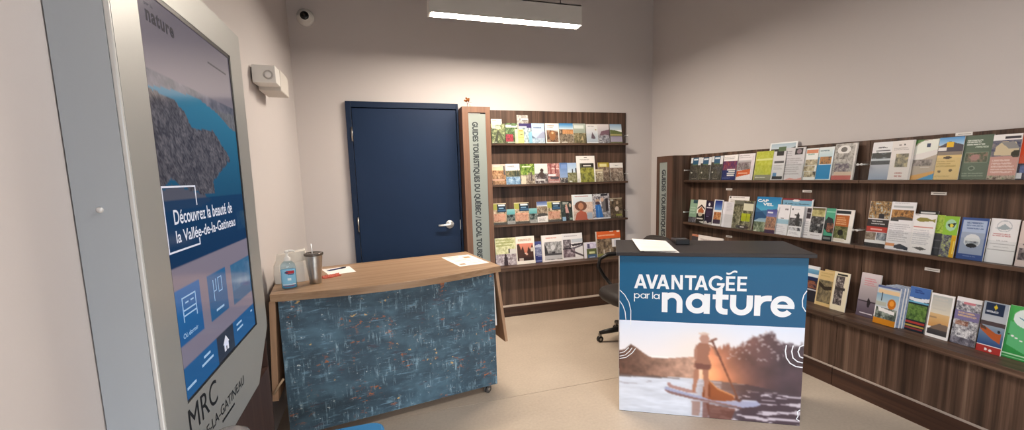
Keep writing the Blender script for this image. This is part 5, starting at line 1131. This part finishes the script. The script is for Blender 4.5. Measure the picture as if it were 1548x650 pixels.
    ('R2', 3.3907, 0.1021, 0.2245, 0, 0.005, 'leaflet', 'dark aubergine leaflet with white crest on middle shelf, right rack',
     [F('2c2038'),E(.45,.15,.12,.07,'f0eef4'),R(.15,.27,.88,.31,'e6e4ec'),R(.15,.42,.85,.62,'3c2e4c'),T(.2,.65,.7,.7,'8a80a0',1),P([(0,.9),(.3,.85),(.5,.95),(.9,.88),(1,1),(0,1)],'d0c8c4')]),
    ('R2', 3.2668, 0.1114, 0.2431, 1, 0.006, 'leaflet', 'white-framed leaflet with deep blue sky and orange canyon on middle shelf, right rack',
     [F('ecebee'),G(.04,.4,'1c2a78','6c9cd0',.12,.92),R(.12,.4,.92,.48,'dfe4e8'),N(.12,.48,.92,.82,'7a4a34','c07c4c','e0b080',4),R(.12,.76,.92,.92,'4a3c50')]),
    ('R2', 3.1346, 0.1241, 0.231, 2, 0.003, 'sheet', 'plain pale grey folded sheet beside the canyon leaflet on middle shelf, right rack',
     [F('d8d6dc'),T(.35,.06,.9,.4,'bcbac4',6),R(0,.0,.25,1,'e6e4ec')]),
    ('R2', 3.0503, 0.2296, 0.2831, 0, 0.004, 'sheet', 'tall white sheet rising behind the dark collage on middle shelf, right rack',
     [F('ebe6e4'),R(.06,.02,.12,.08,'3a3a3a'),T(.2,.03,.85,.08,'b0a8a8',1),T(.1,.12,.9,.6,'b9b2b2',10),R(.7,.14,.95,.2,'4a4840')]),
    ('R2', 2.9659, 0.2138, 0.2476, 1, 0.012, 'brochure', 'dark olive photo collage brochure with lime green square on middle shelf, right rack',
     [N(0,0,1,1,'2c2c24','6a6850','b0ac94',7),R(.05,.02,.5,.14,'6c6c60'),R(.5,.1,.98,.35,'d4d2ba'),R(.52,.05,.9,.1,'3a3834'),R(.45,.44,.88,.72,'aab428'),R(.68,.46,.72,.72,'8a9420'),E(.55,.92,.32,.06,'2a2830'),R(.45,.9,.65,.94,'d9d6d2')]),
    ('R2', 2.7259, 0.2303, 0.288, 1, 0.008, 'magazine', 'blue magazine titled in bold white over a bay on middle shelf, right rack',
     [G(0,.4,'1f78b4','58aed0'),P([(0,.3),(.25,.4),(.6,.36),(1,.3),(1,.75),(0,.8)],'3a6a94'),G(.55,.75,'7aa4c4','a8c0cc'),P([(0,.45),(.3,.42),(.55,.6),(.2,.62),(0,.7)],'28527c'),N(0,.72,1,1,'3a4a3c','7c8a70','dcdcd0',5)]),
    ('R2', 2.6641, 0.0957, 0.1898, 3, 0.005, 'leaflet', 'small indigo-sky leaflet before the bay magazine on middle shelf, right rack',
     [G(0,.3,'4c4a94','7a80b4'),R(.1,.1,.6,.16,'e4e4f0'),N(0,.3,1,.85,'5c4c58','a87c64','c8a088',4),R(0,.78,1,.84,'c4907c'),R(0,.86,1,1,'4c3a54')]),
    ('R2', 2.4791, 0.2499, 0.2846, 0, 0.008, 'magazine', 'light blue cycling magazine with maroon top strip on middle shelf, right rack',
     [F('7fb0cc'),R(0,0,1,.05,'8a2a34'),E(.45,.06,.12,.03,'e9e9ec'),N(0,.25,1,1,'7a9cb4','a8c4d4','c8d8e0',4),R(.96,.02,1,1,'e4e6ea')]),
    ('R2', 2.5713, 0.1126, 0.2348, 2, 0.005, 'leaflet', 'white leaflet with sketch and pale blue middle band on middle shelf, right rack',
     [F('e8e7ee'),R(.15,.1,.2,.3,'a8a8b0'),R(.62,.13,.7,.18,'5a5a60'),R(.76,.13,.84,.18,'5a5a60'),R(0,.48,1,.64,'a4c8dc'),R(.35,.44,.6,.47,'4a5058'),T(.1,.7,.8,.95,'c8c6d0',4)]),
    ('R2', 2.447, 0.1093, 0.2314, 3, 0.005, 'leaflet', 'white leaflet with black and white photo of a standing figure on middle shelf, right rack',
     [F('eae9ee'),R(.12,.09,.2,.14,'2a2a2e'),T(.3,.1,.8,.14,'b4b4bc',1),N(.03,.4,.95,.66,'2c2c2e','5c5c60','a8a8ac',5),P([(.48,.62),(.5,.3),(.6,.2),(.72,.3),(.72,.5),(.8,.64)],'3a3a3c'),R(.35,.28,.7,.31,'3a3a3c'),N(.05,.7,.9,.8,'4c4c50','c8c8d0','e6e6ec',3),T(.1,.85,.85,.95,'c0bfc8',2)]),
    ('R2', 2.3235, 0.1621, 0.2303, 1, 0.006, 'brochure', 'wide white brochure with olive sky photo and dark squares on middle shelf, right rack',
     [F('e8e6ea'),R(.14,.06,.34,.2,'3c343c'),R(.14,.22,.34,.38,'3c343c'),T(.1,.45,.34,.95,'c0bcc4',7),R(.38,.03,.97,.12,'6a6444'),N(.38,.1,.97,.3,'8a8250','b8b07a','d4cc9c',3),N(.38,.3,.97,.8,'1e1e20','4c4c4e','c8c8c8',5),T(.45,.87,.9,.91,'b0acb4',1)]),
    ('R2', 2.1991, 0.0643, 0.2287, 2, 0.005, 'leaflet', 'sea green leaflet with dark canyon oval on middle shelf, right rack',
     [F('4fa486'),R(0,.1,1,.13,'8accb4'),P([(0,.4),(.3,.26),(.8,.32),(1,.5),(1,.76),(.4,.74),(0,.62)],'2c3034'),N(.3,.45,1,.72,'2c2c2c','7a4c3c','b0705c',3),R(0,.84,1,1,'22282a'),R(.1,.88,.85,.95,'7a8080')]),
    ('R2', 2.113, 0.1303, 0.2246, 1, 0.006, 'brochure', 'white-framed brochure with rust orange panel and dark cave photo on middle shelf, right rack',
     [F('efeae6'),R(.1,.04,.82,.14,'1f262e'),R(.1,.18,.78,.52,'b0602c'),T(.15,.24,.72,.48,'dcae84',4),N(.1,.52,.78,.9,'3c3c24','6c7044','a09c6c',5),E(.44,.7,.14,.09,'22221a'),R(.08,.88,.7,.96,'e4dcd0')]),
    ('R2', 1.9054, 0.1215, 0.2907, 0, 0.006, 'brochure', 'collage brochure with red title strip between fishing photos on middle shelf, right rack',
     [F('dcdade'),N(.03,0,1,.38,'3c4048','a87c44','b4ccd8',6),R(.5,.27,.75,.38,'2a2a30'),R(0,.4,1,.56,'332e30'),T(.2,.43,.85,.53,'dcdcdc',2),R(0,.56,1,.67,'b43a30'),R(.2,.6,.75,.63,'e4b0a8'),N(0,.68,.5,.85,'5c4c40','8a7a6c','b4a898',4),N(.55,.68,1,.84,'3c4048','7a8490','c8ccd4',4),R(0,.85,1,.93,'e8e8ea'),R(0,.92,1,1,'28282a')]),
    ('R2', 1.7733, 0.128, 0.2928, 1, 0.005, 'leaflet', 'white text leaflet with autumn photo band and navy corner foot on middle shelf, right rack',
     [F('e6e5ea'),R(.1,.08,.88,.13,'b0b4b8'),T(.12,.02,.8,.06,'c8c8cc',1),N(.05,.17,.94,.34,'4c3a2c','a8743c','d4b484',5),P([(.05,.34),(.5,.3),(.94,.33),(.94,.37),(.05,.37)],'4a4440'),R(.05,.38,.4,.41,'3c3c40'),T(.05,.46,.9,.84,'b8b8c0',9),P([(.0,.86),(.4,.87),(.4,.93),(0,.93)],'d49468'),P([(.38,.9),(.6,.86),(.95,.92),(.95,.98),(.38,.96)],'38404c')]),
    ('R2', 1.6498, 0.0946, 0.2478, 0, 0.004, 'leaflet', 'black-topped leaflet with white lettering, behind the fish leaflet on middle shelf, right rack',
     [F('1e1e20'),R(.1,.04,.85,.08,'d8d8d8'),R(0,.15,1,1,'3c3c40')]),
    ('R2', 1.6496, 0.1075, 0.2281, 2, 0.005, 'leaflet', 'white leaflet with a drawn yellow fish and thin red line on middle shelf, right rack',
     [F('e8e6e8'),T(.05,.03,.3,.06,'5c5c60',1),P([(.1,.15),(.25,.1),(.6,.1),(.8,.14),(.95,.1),(.95,.2),(.8,.17),(.4,.2),(.2,.19)],'8c8440'),R(.05,.32,.9,.35,'c88078'),T(.08,.4,.85,.8,'c4c4cc',8),P([(.15,.86),(.5,.83),(.8,.88),(.5,.92)],'5c5c5c')]),
    ('R2', 1.5852, 0.0421, 0.2286, 1, 0.005, 'leaflet', 'narrow leaflet with lime stripes above charcoal panels on middle shelf, right rack',
     [N(0,0,1,.45,'8cb02c','b4cc5c','6c9020',2),R(0,.45,1,1,'3c3e44'),R(.1,.62,.9,.64,'5c5e64'),R(.1,.8,.9,.82,'5c5e64')]),
    ('R2', 1.5269, 0.0646, 0.2262, 2, 0.005, 'leaflet', 'lime green leaflet with bird emblem and yellow edge on middle shelf, right rack',
     [F('8cbc3c'),E(.5,.22,.35,.14,'a4ccb0'),P([(.25,.2),(.5,.18),(.85,.15),(.7,.27),(.4,.27)],'26302a'),E(.55,.23,.12,.04,'e0d040'),R(0,.46,1,1,'d8a820'),N(0,.46,.68,1,'2c2c34','6c6c7c','c4d070',4),R(.86,.6,.92,.9,'f0dc70')]),
    ('R2', 1.4317, 0.1099, 0.2246, 1, 0.007, 'brochure', 'royal blue brochure with light panel and round lake photo on middle shelf, right rack',
     [F('34508c'),R(.08,.07,.92,.86,'a8b8d4'),R(.08,.35,.92,.86,'98a4bc'),T(.2,.11,.85,.3,'5c6c94',3),E(.5,.55,.3,.16,'d4d8dc'),N(.25,.55,.75,.62,'3c4048','8c949c','b4bcc4',4),E(.5,.66,.2,.05,'22262c'),T(.25,.9,.8,.93,'8c9cc4',1)]),
    ('R2', 1.3218, 0.1063, 0.228, 0, 0.006, 'brochure', 'white brochure with grey mountain ring logo and red title on middle shelf, right rack',
     [F('e4e3e6'),E(.5,.17,.26,.13,'b8bcc4'),E(.5,.17,.23,.11,'e4e3e6'),P([(.3,.2),(.5,.12),(.7,.2),(.8,.2),(.5,.26),(.2,.22)],'9ca8b0'),T(.15,.33,.9,.42,'c08c90',2),T(.3,.48,.75,.52,'b0b0b4',1),R(.1,.56,.95,.57,'a8a8ac'),T(.25,.63,.8,.66,'b0b0b4',1),R(.05,.69,.98,.7,'8c8c90')]),
    ('R2', 1.2126, 0.0899, 0.225, 1, 0.006, 'brochure', "beige brochure with dark striped emblem at the photo's right edge on middle shelf, right rack",
     [F('d0c0bc'),R(.2,.5,.8,.53,'5c5054'),N(.1,.6,.8,.85,'2c2628','6c6064','b0a4a4',4)]),
    ('RL', 3.5394, 0.1587, 0.3434, 0, 0.01, 'magazine', 'salmon-topped magazine just showing above the black podium top on bottom ledge, right rack',
     [F('4a4448'),R(0,0,1,.06,'c98468')]),
    ('RL', 3.3484, 0.3259, 0.3485, 1, 0.012, 'magazine', 'white magazine just showing above the black podium top on bottom ledge, right rack',
     [F('efe6e2'),T(.1,.1,.9,.3,'b9aaa6',3)]),
    ('RL', 2.3523, 0.1937, 0.2604, 0, 0.01, 'brochure', 'white and blue brochure half hidden by the podium on bottom ledge, right rack',
     [F('2a2a34'),R(0,0,1,.14,'eceef2'),G(.1,.32,'7ab4d4','4a7cac'),R(.55,.22,1,.3,'e8eef4'),R(0,.32,1,.4,'1e2a54'),N(.2,.42,1,.62,'4c2c30','a8684c','2c2c44',4),R(.6,.65,1,.68,'c8c8d0')]),
    ('RL', 2.1568, 0.1042, 0.2575, 1, 0.006, 'brochure', 'tan brochure stacked behind another tan one on bottom ledge, right rack',
     [F('d4b880'),N(.1,.28,.92,.9,'3c342c','6c6050','a08c68',4)]),
    ('RL', 2.1826, 0.1153, 0.2464, 2, 0.006, 'brochure', 'tan brochure with dark bridge photo in front on bottom ledge, right rack',
     [F('d8bc84'),R(0,0,.08,1,'e4cc98'),N(.08,.26,.92,.9,'4c4434','80745c','a8966c',4),P([(.08,.3),(.5,.44),(.92,.4),(.92,.5),(.5,.55),(.08,.42)],'382e26'),T(.15,.05,.9,.2,'c4a870',2)]),
    ('RL', 2.0697, 0.1009, 0.2633, 3, 0.006, 'brochure', 'cream-framed brochure with dark photo beside the metal rail clips on bottom ledge, right rack',
     [F('e9dfc4'),N(.15,.1,.7,.85,'2c282a','5c5454','c8c0b8',4),R(.2,.05,.85,.09,'2c2c28'),R(.15,.4,.8,.46,'3a3434')]),
    ('RL', 1.9098, 0.1153, 0.2845, 0, 0.012, 'brochure', 'pale mauve brochure with pink title and tiny dark island on bottom ledge, right rack',
     [G(0,.62,'ded2d6','a49ca4'),G(.62,1,'7c7280','5c5060'),T(.2,.12,.85,.3,'d88c94',4),R(.05,.63,.98,.66,'3c343c'),P([(.48,.63),(.55,.55),(.68,.65),(.6,.78),(.52,.76)],'2c262e'),R(.2,.9,.85,.93,'e0dce4')]),
    ('RL', 1.7213, 0.0976, 0.249, 0, 0.012, 'brochure', 'rearmost slate-blue brochure of the thick tent stack on bottom ledge, right rack',
     [F('7c8cac'),N(0,0,1,1,'6a7a98','8c9cb8','a4b0c4',3)]),
    ('RL', 1.7291, 0.0983, 0.2469, 1, 0.012, 'brochure', 'second slate-blue brochure from the wall in the tent stack on bottom ledge, right rack',
     [F('7c8cac'),N(0,0,1,1,'6a7a98','8c9cb8','a4b0c4',3)]),
    ('RL', 1.737, 0.099, 0.2447, 2, 0.012, 'brochure', 'third slate-blue brochure from the wall in the tent stack on bottom ledge, right rack',
     [F('7c8cac'),N(0,0,1,1,'6a7a98','8c9cb8','a4b0c4',3)]),
    ('RL', 1.7449, 0.0997, 0.2426, 3, 0.012, 'brochure', 'slate-blue brochure right behind the tent brochure on bottom ledge, right rack',
     [F('7c8cac'),N(0,0,1,1,'6a7a98','8c9cb8','a4b0c4',3)]),
    ('RL', 1.7686, 0.1208, 0.2388, 4, 0.012, 'brochure', 'front brochure of thick stack with glowing orange tent on bottom ledge, right rack',
     [F('c4ccd4'),R(0,0,1,.06,'5c6c9c'),R(.06,.1,1,.2,'e6c8a0'),G(.2,.42,'8cb0cc','b4c8d0'),R(.22,.18,.27,.4,'3c4048'),R(0,.42,.5,.52,'b8bcb0'),E(.72,.44,.18,.13,'c4701c'),E(.72,.42,.1,.07,'e89c3c'),N(0,.56,1,.84,'2c302c','5c6860','a8b0a8',4),P([(.15,.56),(.9,.62),(.9,.7),(.2,.66)],'eceaea'),R(0,.84,1,1,'cc8420'),R(0,.82,.06,.56,'e6e6e6')]),
    ('RL', 1.632, 0.1008, 0.2609, 1, 0.012, 'brochure', 'brochure with cornflower blue top and dark green map panel on bottom ledge, right rack',
     [F('1c2834'),R(0,0,1,.24,'4a70b4'),T(.25,.06,.75,.16,'2c4484',2),P([(0,.24),(.5,.26),(1,.22),(1,.3),(.5,.34),(0,.3)],'e4e8f0'),R(.0,.32,1,.36,'6cb0d0'),N(.05,.4,.95,.74,'34502c','5c7c3c','7c9c54',5),R(0,.78,.95,.83,'a83c34'),R(0,.86,.95,.89,'b49c4c'),R(0,.92,.9,.95,'8c3c3c')]),
    ('RL', 1.5216, 0.1027, 0.2503, 2, 0.006, 'brochure', 'white-framed brochure with pale sunset beach on bottom ledge, right rack',
     [F('f0eeee'),G(.05,.45,'b4b8b8','dcd4c4',.07,.93),T(.15,.1,.85,.4,'c8c4bc',4),G(.45,.75,'d8b888','c89458',.07,.93),R(.07,.52,.4,.56,'a88c6c'),P([(.25,.75),(.55,.66),(.93,.68),(.93,.82),(.07,.84)],'7a685c'),G(.8,.93,'4c4848','38363a',.07,.93)]),
    ('RL', 1.4122, 0.1032, 0.2553, 1, 0.008, 'brochure', 'brochure with lilac band over rushing white rapids on bottom ledge, right rack',
     [N(0,0,1,1,'4c4c58','a8a8b0','ececf0',6),R(0,0,1,.1,'e8e6ea'),R(.3,.1,.75,.14,'c87c88'),R(0,.28,1,.48,'7c74a0'),T(.15,.31,.9,.43,'d8b894',2),N(.1,.5,.6,.6,'3c3438','8c5c4c','c8b8b0',4),N(0,.84,1,1,'3c3a44','6c6a78','a4a2ac',4)]),
    ('RL', 1.3012, 0.094, 0.2633, 2, 0.008, 'brochure', 'brochure with navy emblem box over orange canoe on bottom ledge, right rack',
     [G(0,.4,'9ca8b8','b8bcc4'),R(.1,.02,.85,.26,'1c2c48'),P([(.42,.1),(.5,.05),(.58,.1),(.5,.15)],'d8c030'),T(.15,.18,.8,.24,'d8dce4',1),R(0,.38,1,.46,'4c4044'),G(.46,.85,'8c9cac','2c4c80'),P([(0,.46),(.25,.5),(.7,.6),(.9,.58),(.9,.78),(.5,.7),(.05,.56)],'b0582c'),P([(0,.46),(.25,.5),(.3,.56),(.05,.54)],'5c4034'),E(.78,.55,.06,.03,'28242c'),R(0,.86,1,1,'a83430'),E(.4,.93,.06,.025,'ece4e4'),E(.58,.94,.06,.025,'ece4e4')]),
    ('RL', 1.202, 0.1059, 0.2659, 1, 0.008, 'brochure', "green brochure with pale round emblem at the photo's right edge on bottom ledge, right rack",
     [G(0,1,'4cac58','2c8c44'),P([(.1,.3),(.9,.38),(1,.9),(.1,.75)],'5cb478'),E(.6,.22,.42,.17,'dce8e8'),P([(.3,.2),(.6,.24),(1,.2),(.6,.28)],'4c8ca4'),E(.25,.57,.05,.015,'f0f0f0'),E(.38,.6,.05,.015,'f0f0f0'),E(.55,.63,.05,.015,'f0f0f0'),E(.12,.55,.04,.012,'24442c'),R(0,.9,1,.92,'b8e0bc'),R(0,.95,1,.97,'a0d4a8')]),
]
M_TW = mat('title_white', 'f2f4f6', .5); M_TB = mat('title_slate', '2c4858', .5); M_TD = mat('title_dark', '35353c', .5)
for i, row in enumerate(TABLE):
    o, M = brochure(i, *row)
    s, w_, h = row[1], row[2], row[3]
    mb = MB()
    if 'titled in bold white' in row[7]:
        lettering(mb, 'CAP', (-w_*.46, h*.85, w_*.0, h*.93), M, M_TW, .04); lettering(mb, 'VEL', (-w_*.22, h*.75, w_*.22, h*.83), M, M_TW, .04)
    elif 'cycling magazine' in row[7]:
        lettering(mb, 'À vélo au Québec', (-w_*.42, h*.835, w_*.40, h*.885), M, M_TB, .02)
    elif 'dark tree line over blue-grey' in row[7]:
        lettering(mb, 'La Mlj', (-w_*.2, h*.825, w_*.25, h*.865), M, M_TD, .02)
    if mb.v: mb.build('title', o)
